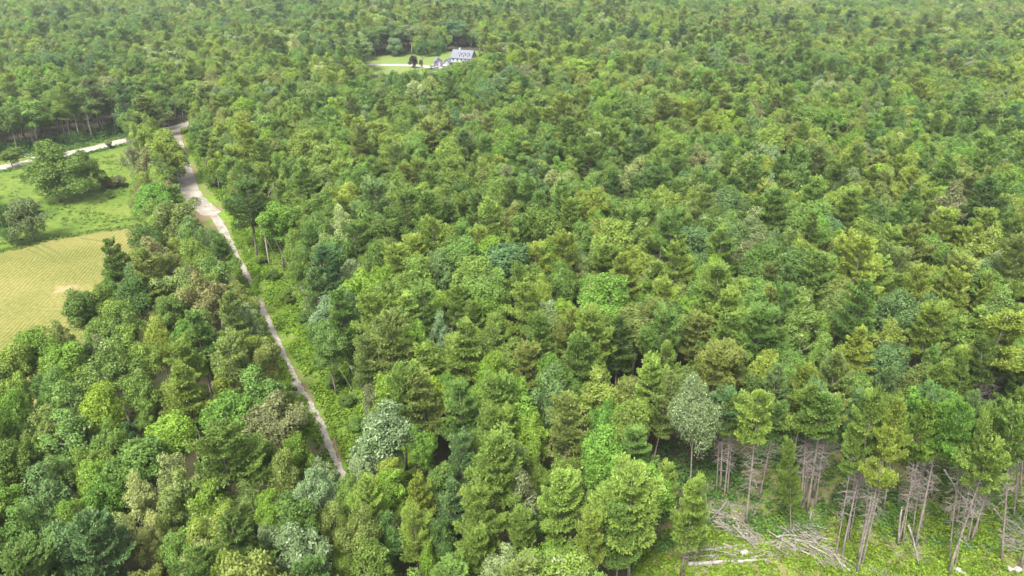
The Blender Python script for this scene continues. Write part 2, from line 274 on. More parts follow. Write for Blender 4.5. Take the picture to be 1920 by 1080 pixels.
# ------------------------------------------------------------------ trees read off the photograph: x y width kind colour, in thirds of a pixel of each tile
TILES = {
(0, 0): '800 650 220 pO;930 900 260 gY;740 900 120 aN;470 960 190 gD;300 985 300 gG;350 620 150 pY;440 570 90 pL;180 740 160 mG;560 630 150 pN;700 560 160 pU;620 500 120 aN;1040 570 150 mD;930 600 100 mD;1200 545 220 aO;1380 640 150 mL;1390 400 180 mG;1560 480 150 mO;1380 830 180 pY;1130 760 110 mG;1270 860 110 mD;1290 330 100 aN;1400 270 150 aN;1000 330 200 aO;1270 150 130 mU;1700 230 200 aG;1880 280 100 aN;330 110 120 mU;390 70 100 mL;900 120 180 mD;1040 30 120 mU;1430 80 200 aS;60 700 150 mD;500 700 140 aG;830 500 150 mG;640 680 110 mD;1480 900 150 pG;1580 800 130 mD;1650 650 140 mG;1750 550 150 mO;1850 700 160 mG;1700 850 160 mY;1600 960 150 mG;1800 950 170 mG;1500 720 150 mG;1260 700 110 aO',
(640, 0): '620 388 100 mG;672 386 100 mD;712 380 90 mG;160 110 150 mL;290 30 100 mU;220 40 120 mU;100 270 130 sG;180 200 150 mG;300 200 130 mU;390 190 120 aS;500 80 110 aN;570 230 150 mO;640 170 160 mU;700 110 140 mG;790 90 110 pD;840 200 180 mD;640 255 150 mD;740 240 120 mD;950 110 140 mO;1270 130 120 mG;1620 640 200 mD;1390 600 90 aN;1800 640 180 pO;650 700 110 mU;420 530 120 mT;260 450 120 mT;90 600 170 mG;330 600 150 mG;490 780 200 aO;700 840 130 pU;940 670 180 mG;870 840 130 mY;600 900 170 mY;400 900 180 mG;1150 850 160 mG;1250 640 180 aO;920 300 130 aN;1330 390 180 mL;1500 100 120 pD;1780 200 130 mL;1050 420 100 aN;90 445 110 mO;480 440 120 mG;640 425 110 mG;720 420 110 mD;820 405 100 mG;450 270 90 mD;540 270 90 mD;380 450 90 mO',
(1280, 0): '950 110 150 pD;1310 300 160 pD;1620 390 140 aN;1480 320 110 aN;1090 300 110 aN;1110 500 140 mD;1020 640 80 aN;1730 700 110 pD;1060 820 100 pD;380 740 130 mU;90 930 120 aN;330 380 150 aN;740 680 180 mG;780 520 110 aT;1150 850 150 mY;500 800 150 mY;650 950 150 pG;300 860 130 mL;330 1000 180 aO;1850 660 180 mB;1450 720 120 aY;1470 1000 150 pG;620 410 120 pD;870 370 130 mD;1470 210 110 mT;1100 1010 150 mL;210 80 90 mD;660 30 120 mN;1880 210 80 mL;820 700 150 mB;1600 620 140 pG;1300 780 130 mB;1700 880 160 pG;1250 930 140 mY',
(0, 360): '30 180 170 gD;160 150 200 gS;800 90 170 gN;1000 170 200 aO;880 130 120 mG;840 290 180 mD;670 390 180 pD;1080 260 140 sG;1250 320 130 mU;1120 400 190 mY;640 520 110 mG;820 490 210 pO;1030 560 200 aO;1200 500 200 aG;1180 630 230 mN;1370 730 160 sS;470 680 180 mD;600 640 160 mG;760 620 200 mD;680 770 200 mG;960 720 200 mD;1120 820 210 pG;900 850 160 mY;1320 820 100 mL;1420 890 120 mY;1220 920 130 mL;540 840 140 mG;350 860 140 aO;200 900 220 mB;80 1000 180 mY;340 1000 200 mB;500 950 140 mD;600 950 140 aN;780 960 220 mY;1040 1000 200 pY;700 840 130 mU;1300 1020 240 pO;1500 950 160 aO;1400 80 180 pD;1560 180 180 mB;1700 100 170 mG;1850 130 160 mG;1650 330 140 mG;1760 330 170 pG;1820 460 190 pU;1800 600 190 pU;1870 700 170 sS;1860 860 190 mD;1440 560 60 mL;930 30 120 mN;1730 220 150 mG;1700 450 140 mG',
(640, 360): '60 60 150 mY;210 90 220 pU;350 150 200 pD;500 150 220 pG;150 220 220 mG;280 270 190 mD;660 60 150 mD;780 150 180 pD;930 40 160 mG;1060 50 170 pG;700 280 150 mG;1080 220 230 mG;940 190 140 aO;1280 170 160 pG;1400 90 190 mY;1440 210 130 mB;1690 130 190 mG;1820 60 140 mY;1850 250 190 pG;1740 270 120 mY;1560 310 250 mY;1180 400 160 mB;1330 290 160 mG;930 400 290 mU;690 390 210 mG;540 470 190 mU;200 420 180 mG;60 480 140 sS;350 420 140 aO;410 510 190 mG;740 470 210 mG;240 520 180 mL;310 600 200 mG;820 590 240 mG;1050 520 180 mG;1240 530 170 mG;1370 490 130 aO;1310 400 120 mU;1690 430 140 mY;1560 500 140 mG;1740 520 170 pG;1870 470 110 mO;1500 640 300 mB;1710 650 120 mB;50 690 160 mU;200 740 220 pY;470 690 170 pG;560 630 110 mL;660 660 140 pG;850 680 180 mB;1050 670 190 pY;1280 720 140 mL;400 850 170 mB;560 820 130 aS;690 900 230 pG;260 900 140 aN;520 970 160 mG;150 970 170 pO;860 800 160 mG;1100 840 190 pG;1230 830 140 mO;1380 820 150 pO;1560 860 170 pD;1800 840 210 pG;1660 760 160 mN;1860 730 150 mD;930 970 180 mG;1150 1020 170 mB;1320 960 210 pG;1450 1000 140 pY;830 1050 180 mL;1730 1040 160 pY;370 960 130 mG',
(1280, 360): '60 80 150 mY;250 80 200 mU;240 190 130 mG;400 170 160 pG;560 80 120 mY;720 40 190 pG;880 60 120 mD;1000 50 140 mO;940 130 170 pY;690 160 190 mG;620 250 180 mG;1100 160 160 mD;1250 100 140 pG;1440 50 100 mL;1540 120 140 mO;1720 80 240 pD;1880 60 140 mG;830 220 140 mU;1020 280 170 mY;80 280 200 mU;220 340 190 pG;400 420 200 mG;640 450 230 mD;880 290 100 mL;980 440 270 pY;1130 410 130 pO;1270 350 120 mL;1410 360 160 mG;1460 240 150 pY;1700 220 150 pY;1680 370 220 aY;1870 300 190 pG;1700 480 150 aS;1860 460 140 mG;50 440 120 mG;30 520 90 mL;210 590 250 pG;800 530 170 mG;450 580 160 mG;560 650 110 mL;860 610 160 mO;1030 660 100 mL;1190 690 240 mU;1300 570 190 pY;1420 520 120 mY;1530 600 160 pY;1540 450 140 pY;1700 600 150 pY;370 690 180 mG;220 860 240 pG;90 800 140 mG;430 840 210 pG;680 780 230 aG;850 700 170 mO;860 800 100 mN;960 900 190 pY;1380 820 220 pY;1480 710 110 mY;1740 850 280 eY;1580 780 120 mD;1150 840 110 mO;1160 970 210 mU;1370 1010 150 pG;560 880 130 mG;250 1020 210 pO;450 1000 180 mY;620 1010 150 mG;800 1030 150 pG;750 930 140 mG;1500 1020 130 mG;1870 950 150 mB',
(0, 720): '90 80 190 mY;70 220 200 mB;250 90 150 mD;330 60 180 mG;560 190 240 mL;260 270 180 mO;80 440 200 mG;200 390 150 mG;650 360 180 mG;800 90 210 mG;1040 40 240 pY;1080 120 130 aN;990 280 220 mL;820 220 140 mG;1290 210 270 mB;1290 70 150 mY;1520 260 270 mN;1600 130 160 mO;1700 220 110 mG;880 440 140 mD;730 290 110 mU;520 500 180 mG;560 570 200 mB;330 560 200 aG;60 680 170 mB;230 670 220 mU;600 690 210 mB;420 780 180 mB;130 890 250 mG;400 920 240 mU;70 990 190 aL;820 690 240 aT;1000 540 190 aT;1260 470 200 aT;1010 660 230 aO;1180 740 220 aL;1180 880 230 aY;660 880 220 aT;820 950 170 aT;1480 450 170 mG;1640 430 180 mB;1570 560 200 mO;1420 700 160 mO;1350 800 140 mO;1550 750 170 mL;1760 640 200 sS;1830 530 130 sS;1500 910 150 sS;1690 960 300 sS;1850 820 150 mO;1400 890 100 mL;1300 970 180 mO;1120 1040 180 aT;1000 960 180 mG;1450 1010 120 mN;1890 980 110 mY;300 1060 180 mG;180 300 130 mD;400 250 130 mD;950 830 160 mO',
(640, 720): '330 90 240 pG;170 110 130 aN;600 60 140 mB;800 40 160 mL;690 190 230 pG;850 130 240 pG;350 220 150 mL;250 330 290 sS;110 500 150 sS;500 370 190 mB;650 450 180 pU;900 290 170 pY;850 350 230 pG;1080 330 180 mL;1070 230 110 mL;1270 260 240 pO;1180 80 240 mU;1330 70 120 mG;1460 230 160 mB;1600 210 160 mB;1480 420 260 mB;1780 330 160 mG;1640 50 140 mO;1750 60 150 mO;260 560 170 mY;240 650 180 mL;410 680 180 pY;560 610 180 mG;650 700 170 pU;940 530 190 pU;1020 650 240 aN;790 790 250 pY;1250 650 270 pY;1020 860 180 pG;1390 900 190 pY;1660 700 320 pY;1810 570 140 pY;90 900 230 mO;50 660 160 mG;420 860 160 pY;280 890 150 mD;720 940 200 pG;1220 1010 180 mB;500 1050 110 mL;890 1050 260 aT;50 1060 140 mY;1570 860 200 pG;1100 560 140 mG;560 900 160 mD;1150 780 130 mD',
(1280, 720): '40 700 210 pY;500 40 160 pU;240 -10 180 mU;620 -20 170 mG;980 60 170 mG;1150 60 170 pU;1300 20 180 mO;1430 190 300 mB;1550 60 170 pG;1000 180 150 mD;1880 60 160 mD;380 60 160 mD'}
KBASE = {'m': (14.0, 7.0, .71), 'p': (17.0, 7.4, .71), 'a': (14.0, 6.8, .68), 's': (14.5, 7.0, .69), 'e': (19.0, 6.0, .78), 'g': (13.0, 11.0, .5)}
rnd = random.Random(7)
trees = []      # dicts: x y W h kind colour
def jtint(c, r=rnd, a=0.16):
    t = TINT[c]; k = r.uniform(1 - a, 1 + a); w = r.uniform(-.10, .10)
    return [t[0] * k * (1 + w), t[1] * k, t[2] * k * (1 - w)]
for (ox, oy), s in TILES.items():
    for e in s.split(';'):
        a = e.split(); px = ox + float(a[0]) / 3; py = oy + float(a[1]) / 3; wpx = float(a[2]) / 3; k, c = a[3][0], a[3][1]
        h0, w0, fc = KBASE[k]; h = h0
        for _ in range(3):                      # crown centre at fc*h
            x, y = gp(px, py, fc * h); dep = proj(x, y, fc * h)[2]; W = wpx * dep / F * (1.0 if k == 'g' else 1.2)
            h = h0 * min(1.12, max(0.42, (W / w0) ** 0.5))
        trees.append(dict(x=x, y=y, W=W, h=h, k=k, c=c, hand=True, px=px, py=py))
        if abs(px - 223) < 2 and abs(py - 490) < 2: trees[-1]['v'] = 3
# one tree is never bigger than a real one: split the few very wide readings
# ------------------------------------------------------------------ openings in the forest, as the photograph shows them
OPEN = [
 [(-500, 560), (-300, 500), (0, 470), (100, 448), (270, 424), (282, 440), (240, 470), (197, 560), (150, 590), (128, 640), (60, 650), (0, 680), (-500, 760)],
 [(-500, 330), (-200, 335), (0, 300), (60, 288), (100, 280), (240, 252), (243, 300), (236, 350), (262, 425), (100, 448), (0, 470), (-500, 560)],
 [(300, 243), (318, 226), (350, 232), (372, 300), (400, 345), (440, 400), (480, 450), (520, 500), (560, 550), (600, 620), (640, 680), (680, 770), (690, 830), (655, 912), (640, 900), (600, 810), (560, 715), (512, 625), (497, 590), (455, 520), (430, 455), (385, 400), (345, 340), (335, 280)],
 [(688, 106), (780, 105), (815, 109), (838, 92), (885, 89), (897, 106), (904, 112), (884, 113), (846, 117), (836, 132), (800, 132), (690, 131)],
 [(1240, 1010), (1290, 960), (1310, 880), (1480, 850), (1600, 900), (1920, 860), (2500, 800), (2500, 2600), (1200, 2600), (1200, 1100)]]
def opened(x, y, h, W):
    for f in (0.02, 0.35, 0.62, .84, 1.0):
        px, py, dp = proj(x, y, f * h)
        rr = F * W * (0.45 if .3 < f < .9 else 0.0) / dp
        for P in OPEN:
            for dx in (-rr, rr) if rr > 3 else (0,):
                if inside(P, px + dx, py): return True
    return False
trees = [t for t in trees if not (t['py'] < 170 and t['py'] > 118 and 660 < t['px'] < 920 and opened(t['x'], t['y'], t['h'], t['W'] * .8))]
hX, hY = gp(862, 125)
SX, SY = gp(1292, 930)                         # foot of the big silver-leaved tree at the clearing
trees = [t for t in trees if math.hypot(t['x'] - SX, t['y'] - SY) > 5.2]
trees = [t for t in trees if math.hypot(t['x'] - hX, t['y'] - hY - 3) > (9 if t['y'] < hY else 14)]
for t in trees:                                 # no forest tree stands on the road or in the meadow
    if t['k'] != 'g' and t['py'] < 262:
        for _ in range(30):
            bx_, by_, _d = proj(t['x'], t['y'], 0)
            if not any(inside(P, bx_, by_ + 3) for P in (OPEN[1], OPEN[3])): break
            t['x'] *= (t['y'] + 2.0) / t['y']; t['y'] += 2.0
# ground areas where nothing tall may stand
road_px = [(377, 360), (423, 403), (433, 457), (453, 493), (477, 537), (500, 593), (517, 627), (563, 717), (603, 783), (620, 830), (640, 877), (655, 912)]
# ------------------------------------------------------------------ filler trees between and beyond
frng = random.Random(11)
cell = {}
def put(x, y, r): cell.setdefault((int(x // 8), int(y // 8)), []).append((x, y, r))
def clash(x, y, r, k):
    i, j = int(x // 8), int(y // 8)
    for a in (-1, 0, 1):
        for b in (-1, 0, 1):
            for (u, v, q) in cell.get((i + a, j + b), ()):
                if (u - x) ** 2 + (v - y) ** 2 < (k * (r + q)) ** 2: return True
    return False
for t in trees: put(t['x'], t['y'], t['W'] / 2)
MIXL = 'YYGGGGBBDDUOOLGGYU'; MIXR = 'YYYGGGGGBBDUOOLLYG'
far = []
YMAX = 870.0
n_try = 0
while n_try < 60000:
    n_try += 1
    y = 34 + (YMAX - 34) * math.sqrt(frng.random()) if frng.random() < 0.8 else frng.uniform(34, 420)
    hw = 0.74 * (y * math.cos(PITCH) + H * math.sin(PITCH)) + 26
    x = frng.uniform(-hw, hw)
    W = frng.uniform(5.2, 8.4) * (0.95 if y < 200 else min(1.25, .95 + (y - 200) / 600))
    q = math.sin(x * .011 + 1.3) + math.sin(y * .017 + x * .006)
    right = x > -20
    pk = 0.26 + 0.08 * q + (0.12 if (right and y < 190) else 0) - (0.12 if y > 420 else 0)
    u = frng.random()
    k = 'p' if u < pk else ('a' if u < pk + 0.13 else ('s' if u < pk + 0.134 else 'm'))
    if k == 'p': W *= 0.92
    f = .5 + .25 * (math.sin(x * .045 + y * .021) + math.sin(y * .055 - x * .017 + 2)) + frng.uniform(-.22, .22)
    if k == 'a': c = frng.choice('OOTGSNYYG')
    elif k == 's': c = 'S'
    elif k == 'p': c = frng.choice('YYGO' if f > .6 else ('GGYO' if f > .35 else 'GGUDG'))
    else: c = frng.choice('YYLGOG' if f > .66 else ('GGYBGOY' if f > .33 else 'DUGGBGD'))
    if frng.random() < .9:      # trees standing at the far side of open ground are leafy to the foot
        bx_, by_, _ = proj(x, y - 10, 0)
        if any(inside(P, bx_, by_) for P in (OPEN[0], OPEN[1], OPEN[3])) and not opened(x, y, 12, W * .6): k = 'g'
    h = KBASE[k][0] * min(1.12, max(0.6, (W / KBASE[k][1]) ** 0.5)) * frng.uniform(.80, 1.10)
    if clash(x, y, W / 2, 0.60): continue
    if opened(x, y, h, W) or math.hypot(x - hX, y - hY - 3) < (8.5 if y < hY - 3 else 13): continue
    if math.hypot(x - SX, y - SY) < 5.5: continue
    put(x, y, W / 2)
    far.append(dict(x=x, y=y, W=W, h=h, k=k, c=c, hand=False))
print('filler', len(far), 'hand', len(trees))

# ------------------------------------------------------------------ which trees are things: the largest 300 in view of each kind
NAMES = {'m': ('broadleaf_tree', 'broadleaf tree', 'broadleaf'), 'p': ('pine_tree', 'pine', 'pine'), 'a': ('poplar_tree', 'poplar', 'poplar'), 's': ('silver_leaved_tree', 'broadleaf tree', 'silver-leaf'), 'e': ('pine_tree', 'pine', 'pine'), 'g': ('broadleaf_tree', 'broadleaf tree', 'broadleaf')}
def size_px(t):
    px, py, dp = proj(t['x'], t['y'], t['h'] * KBASE[t['k']][2]); t['px'], t['py'] = px, py
    return F * t['W'] / dp, (-30 < px < 1950 and -20 < py < 1110)
LIMIT = {'broadleaf_tree': 298, 'pine_tree': 262, 'poplar_tree': 120, 'silver_leaved_tree': 30}
EDGE = []
cnt = {}
pool = []
for t in trees + far:
    s, v = size_px(t); t['s'] = s * (1.6 if t['hand'] else 1.0); t['vis'] = v; pool.append(t)
pool.sort(key=lambda t: -t['s'])
things, mass = [], []
for t in pool:
    n = NAMES[t['k']][0]
    if t['vis'] and cnt.get(n, 0) < LIMIT[n]: cnt[n] = cnt.get(n, 0) + 1; things.append(t)
    else: mass.append(t)
print(cnt, len(mass))
used = set()
def zone(px, py):
    return ('top', 'upper', 'middle', 'lower', 'bottom')[max(0, min(4, int(py / 216)))] + ' ' + ('far-left', 'left', 'centre', 'right', 'far-right')[max(0, min(4, int(px / 384)))]
def uniq(lab, px, py):
    import re
    key = lambda t: re.sub(r'[^a-z]+', ' ', t.lower())
    look = lambda t: f"{CN[t['c']]} {NAMES[t['k']][2]}"
    near = sorted((t for t in LM if 3 < math.hypot(t['px'] - px, t['py'] - py) < 320), key=lambda t: math.hypot(t['px'] - px, t['py'] - py))
    le = [t for t in near if t['px'] < px - 6 and abs(t['py'] - py) < px - t['px']]; ri = [t for t in near if t['px'] > px + 6 and abs(t['py'] - py) < t['px'] - px]
    bh = [t for t in near if t['py'] < py - 4 and abs(t['px'] - px) < py - t['py']]; fr = [t for t in near if t['py'] > py + 4 and abs(t['px'] - px) < t['py'] - py]
    opts = []
    if le and ri: opts.append(f"{lab}, between {look(le[0])} and {look(ri[0])}")
    if le and ri and bh: opts.append(f"{lab}, between {look(le[0])} and {look(ri[0])}, before {look(bh[0])}")
    if le and ri and fr: opts.append(f"{lab}, between {look(le[0])} and {look(ri[0])}, behind {look(fr[0])}")
    if bh and fr: opts.append(f"{lab}, behind {look(fr[0])}, before {look(bh[0])}")
    for a in ri[:5]:
        for b in bh[:4]: opts.append(f"{lab}, left of {look(a)}, before {look(b)}")
    for a in le[:5]:
        for b in fr[:4]: opts.append(f"{lab}, right of {look(a)}, behind {look(b)}")
    for a in le[:5]: opts.append(f"{lab}, right of {look(a)}")
    for a in bh[:5]: opts.append(f"{lab}, in front of {look(a)}")
    opts.append(lab)
    for o in opts:
        if key(o) not in used: used.add(key(o)); return o
    return opts[0]
LM = things
def where(px, py):
    edge = 340 + (py - 240) * (345 / 670)
    if 240 < py < 920 and abs(px - edge) < 45: return 'beside track'
    return zone(px, py)
def heightw(t):
    r = t['h'] / KBASE[t['k']][0]
    return 'large' if t['k'] == 'g' and t['W'] > 10 else 'tall' if r > 1.04 else ('young' if r < 0.72 else ('broad' if t['W'] > 7.4 else ('slim' if t['W'] < 5.0 else 'full')))
def vary(t):
    r = random.Random(int(t['x'] * 91 + t['y'] * 57)); return r.uniform(.86, 1.14), r.uniform(.86, 1.14), r.gauss(0, .035), r.gauss(0, .035)
def make_tree(t, lean=(0, 0)):
    v = KINDS[t['k']]; cr, tr, dd, h, w = v[t.get('v', int(abs(t['x'] * 7.3 + t['y'] * 3.1)) % len(v))]
    nm, cat, word = NAMES[t['k']]
    e = empty(nm, (t['x'], t['y'], 0), (t['x'] * 1.7 + t['y'] * 2.3) % 6.283)
    fx, fy, lx, ly = vary(t); e.scale = (t['W'] / w * fx, t['W'] / w * fy, t['h'] / h); e.rotation_euler = (lx, ly, e.rotation_euler[2])
    c = link('crown', cr, (), e); c['tint'] = jtint(t['c'])
    link('trunk', tr, (), e)
    if dd: link('dead_branches', dd, (), e)
    tag(e, uniq(f"{heightw(t)} {CN[t['c']]} {word}, {where(t['px'], t['py'])}", t['px'], t['py']), cat, {'m': 'broadleaf trees of the forest', 'p': 'pines of the forest', 'a': 'poplars of the forest', 's': 'silver-leaved trees of the forest', 'g': 'broadleaf trees of the forest', 'e': 'pines of the forest'}[t['k']])
    return e
for t in things: make_tree(t)
# ------------------------------------------------------------------ pines at the edge of the clearing: base, top, crown width in tile pixels (1280,720)
EDGE = '190 600 225 10 120 U;250 630 300 60 120 G;680 670 735 10 160 G;745 700 830 60 150 G;690 640 750 0 150 U;925 900 1040 60 140 G;940 870 1080 60 130 U;1010 900 1110 60 150 G;1290 860 1400 60 150 U;1340 820 1460 80 140 G;1600 900 1740 140 150 G;1640 860 1800 200 160 G;1540 800 1640 40 150 U;1860 760 1920 40 150 G;1530 1040 1700 150 130 G;36 630 72 -20 250 S;210 610 235 40 190 U;232 645 290 70 170 G;355 790 432 40 240 Y;430 650 540 110 150 G;665 690 715 0 230 G;700 715 800 50 230 G;730 640 860 60 190 O;610 860 600 325 150 G;858 990 985 240 140 G;895 985 1085 60 170 G;980 1068 1165 235 210 Y;1010 1015 1225 95 170 Y;1240 905 1335 180 140 G;1212 905 1400 90 190 B;1310 912 1480 110 210 B;1495 1075 1745 330 230 Y;1500 990 1590 90 200 B;1620 890 1790 380 180 Y;1795 1000 1860 130 200 G;1900 620 1935 90 170 G;1650 400 1690 -260 150 D;1665 330 1800 -260 150 O;1640 385 1560 -200 130 G;1560 640 1640 60 180 G;1400 640 1400 20 170 D;960 640 1000 40 160 U;1130 720 1210 60 170 G;1900 1040 2060 200 220 G;2060 980 2240 120 220 Y;2150 760 2260 0 220 G;60 1090 110 620 110 O'
for i, e in enumerate(EDGE.split(';')):
    a = e.split(); bx, by, tx, ty, cw = [float(q) for q in a[:5]]
    X0, Y0 = gp(1280 + bx / 3, 720 + by / 3, 0.0)
    d = ray(1280 + tx / 3, 720 + ty / 3); s = Y0 / d.y; tz = H + d.z * s; X1 = d.x * s
    L = math.hypot(tz, X1 - X0); dep = proj(X1, Y0, tz)[2]
    v = KINDS['e'][i % 3]; W = cw / 3 * dep / F
    t = dict(k='e', c=a[5], h=L, W=W, x=X0, y=Y0)
    if e.startswith(('610 860', '60 1090')): v = KINDS['p'][6]
    if a[5] == 'S': v = KINDS['S'][0]
    em = empty('silver_leaved_tree' if a[5] == 'S' else 'pine_tree', (X0, Y0, -0.1)); em.rotation_mode = 'XYZ'
    em.rotation_euler = Matrix.Rotation(math.atan2(X1 - X0, tz), 3, 'Y').to_4x4().to_euler()
    sp = i * 1.9; em.rotation_euler = (Matrix.Rotation(math.atan2(X1 - X0, tz), 4, 'Y') @ Matrix.Rotation(sp, 4, 'Z')).to_euler()
    wv = v[4]; em.scale = (W / wv, W / wv, L / v[3])
    cr = link('crown', v[0], (), em); cr['tint'] = jtint(a[5]); link('trunk', v[1], (), em)
    if v[2]: link('dead_branches', v[2], (), em)
    px, py = 1280 + (bx) / 3, 720 + by / 3
    if a[5] == 'S': tag(em, 'large silver-leaved tree at the left end of the clearing edge, bare branched below', 'broadleaf tree', 'silver-leaved trees of the forest'); continue
    tag(em, uniq(f"bare-trunked {CN[a[5]]} pine, clearing edge", 1280 + tx / 3, 720 + ty / 3), 'pine', 'pines of the forest')
# ------------------------------------------------------------------ the rest of the forest: one mass
def build_mass(ts):
    n = len(ts); me = bpy.data.meshes.new('distant_forest'); me.vertices.add(n)
    me.vertices.foreach_set('co', np.array([(t['x'], t['y'], 0) for t in ts], np.float32).ravel())
    codes = [(k, i) for k in 'mpaseg' for i in range(len(KINDS.get(k, ())))]
    vi, sc_, rt, tn = [], [], [], []
    for t in ts:
        L_ = KINDS[t['k']]; j = int(abs(t['x'] * 7.3 + t['y'] * 3.1)) % len(L_)
        vi.append(codes.index((t['k'], j))); w, h = L_[j][4], L_[j][3]
        fx, fy, lx, ly = vary(t); sc_.append((t['W'] / w * fx, t['W'] / w * fy, t['h'] / h)); rt.append((lx, ly, (t['x'] * 1.7 + t['y'] * 2.3) % 6.283)); tn.append((*jtint(t['c']), 1))
    me.attributes.new('vi', 'INT', 'POINT').data.foreach_set('value', np.array(vi, np.int32))
    me.attributes.new('scl', 'FLOAT_VECTOR', 'POINT').data.foreach_set('vector', np.array(sc_, np.float32).ravel())
    me.attributes.new('rot', 'FLOAT_VECTOR', 'POINT').data.foreach_set('vector', np.array(rt, np.float32).ravel())
    me.attributes.new('tint', 'FLOAT_COLOR', 'POINT').data.foreach_set('color', np.array(tn, np.float32).ravel())
    o = link('distant_forest', me)
    tag(o, 'dense mixed forest of green crowns running on behind the nearer trees to the far distance', 'forest', None, 'stuff')
    ng = bpy.data.node_groups.new('forest_spread', 'GeometryNodeTree')
    ng.interface.new_socket('Geometry', in_out='INPUT', socket_type='NodeSocketGeometry'); ng.interface.new_socket('Geometry', in_out='OUTPUT', socket_type='NodeSocketGeometry')
    N = ng.nodes.new; L = ng.links.new; gi = N('NodeGroupInput'); go = N('NodeGroupOutput'); jn = N('GeometryNodeJoinGeometry')
    def at(nm, ty):
        a = N('GeometryNodeInputNamedAttribute'); a.data_type = ty; a.inputs['Name'].default_value = nm; return a.outputs['Attribute']
    av, as_, ar = at('vi', 'INT'), at('scl', 'FLOAT_VECTOR'), at('rot', 'FLOAT_VECTOR')
    objs = {}
    for ob in C.objects:
        if ob.type == 'MESH' and ob.data.name not in objs: objs[ob.data.name] = ob
    for q, (k, i) in enumerate(codes):
        if q not in vi: continue
        cr, tr = KINDS[k][i][:2]; jj = N('GeometryNodeJoinGeometry')
        for m_ in (cr, tr):
            oi = N('GeometryNodeObjectInfo'); oi.transform_space = 'ORIGINAL'; oi.inputs['Object'].default_value = objs[m_.name]; L(oi.outputs['Geometry'], jj.inputs[0])
        ip = N('GeometryNodeInstanceOnPoints'); cmp = N('FunctionNodeCompare'); cmp.data_type = 'INT'; cmp.operation = 'EQUAL'; cmp.inputs[3].default_value = q
        L(av, cmp.inputs[2]); L(gi.outputs[0], ip.inputs['Points']); L(cmp.outputs[0], ip.inputs['Selection']); L(jj.outputs[0], ip.inputs['Instance'])
        L(ar, ip.inputs['Rotation']); L(as_, ip.inputs['Scale']); L(ip.outputs[0], jn.inputs[0])
    L(jn.outputs[0], go.inputs[0])
    md = o.modifiers.new('spread', 'NODES'); md.node_group = ng
build_mass(mass)
# ------------------------------------------------------------------ ground
def sheet(name, pts, z, m, label, mb=None):
    mb = MB(); mb.poly([(x, y, z) for x, y in pts]); o = mb.build(name, m); return tag(o, label, None, None, 'structure')
def ground_mat(name, cols, scale=0.08, fine=1.6, stops=None, bump=0.3):
    m, nt, out = mat(name); N = nt.nodes.new; L = nt.links.new; p = N('ShaderNodeBsdfPrincipled'); p.inputs['Roughness'].default_value = 0.95; p.inputs['Specular IOR Level'].default_value = 0.1
    tc = N('ShaderNodeTexCoord'); n1 = N('ShaderNodeTexNoise'); n1.inputs['Scale'].default_value = scale; n1.inputs['Detail'].default_value = 5; n2 = N('ShaderNodeTexNoise'); n2.inputs['Scale'].default_value = fine; n2.inputs['Detail'].default_value = 6
    for n_ in (n1, n2): L(tc.outputs['Object'], n_.inputs['Vector'])
    ad = N('ShaderNodeMath'); ad.operation = 'MULTIPLY_ADD'; ad.inputs[1].default_value = 0.5; L(n2.outputs[0], ad.inputs[0]); h_ = N('ShaderNodeMath'); h_.operation = 'MULTIPLY'; h_.inputs[1].default_value = 0.5; L(n1.outputs[0], h_.inputs[0]); L(h_.outputs[0], ad.inputs[2])
    rp = N('ShaderNodeValToRGB'); stops = stops or [0.36, 0.5, 0.64]; rp.color_ramp.elements[0].position = stops[0]; rp.color_ramp.elements[0].color = (*cols[0], 1); rp.color_ramp.elements[1].position = stops[-1]; rp.color_ramp.elements[1].color = (*cols[-1], 1)
    for s_, c_ in list(zip(stops, cols))[1:-1]: rp.color_ramp.elements.new(s_).color = (*c_, 1)
    L(ad.outputs[0], rp.inputs[0]); L(rp.outputs[0], p.inputs['Base Color'])
    b = N('ShaderNodeBump'); b.inputs['Strength'].default_value = bump; b.inputs['Distance'].default_value = 0.3; L(n2.outputs[0], b.inputs['Height']); L(b.outputs[0], p.inputs['Normal'])
    L(p.outputs[0], out.inputs['Surface']); m['rp'] = 0
    return m, nt, rp, tc, p
M_floor = ground_mat('forest_floor', [(.025, .038, .014), (.055, .045, .028), (.035, .060, .018)])[0]
M_clear = ground_mat('clearing_floor', [(.06, .12, .02), (.09, .13, .025), (.15, .105, .07), (.12, .17, .03)], 0.12, 1.2, [.36, .46, .52, .60])[0]
M_strip = ground_mat('strip_floor', [(.17, .125, .075), (.085, .145, .022), (.125, .19, .026)], 0.10, 1.0, [0.43, 0.49, 0.57])[0]
M_meadow = ground_mat('meadow_grass', [(.050, .088, .014), (.076, .122, .018), (.120, .146, .030)], 0.07, 0.9, [.40, .5, .60], .8)[0]
M_lawn = ground_mat('lawn_grass', [(.085, .13, .03), (.11, .155, .04), (.14, .165, .05)], 0.04, 0.8)[0]
M_road = ground_mat('pale_gravel', [(.17, .15, .125), (.25, .23, .195), (.32, .295, .26)], 0.3, 2.5)[0]
M_track = ground_mat('track_gravel', [(.15, .13, .10), (.25, .225, .19), (.33, .305, .27)], 0.35, 2.0)[0]
M_drive = ground_mat('drive_surface', [(.26, .25, .21), (.31, .30, .26), (.35, .335, .30)], 0.3, 2)[0]
M_wheel = ground_mat('pressed_grass', [(.075, .095, .024), (.09, .105, .028), (.11, .12, .034)], .3, 2)[0]
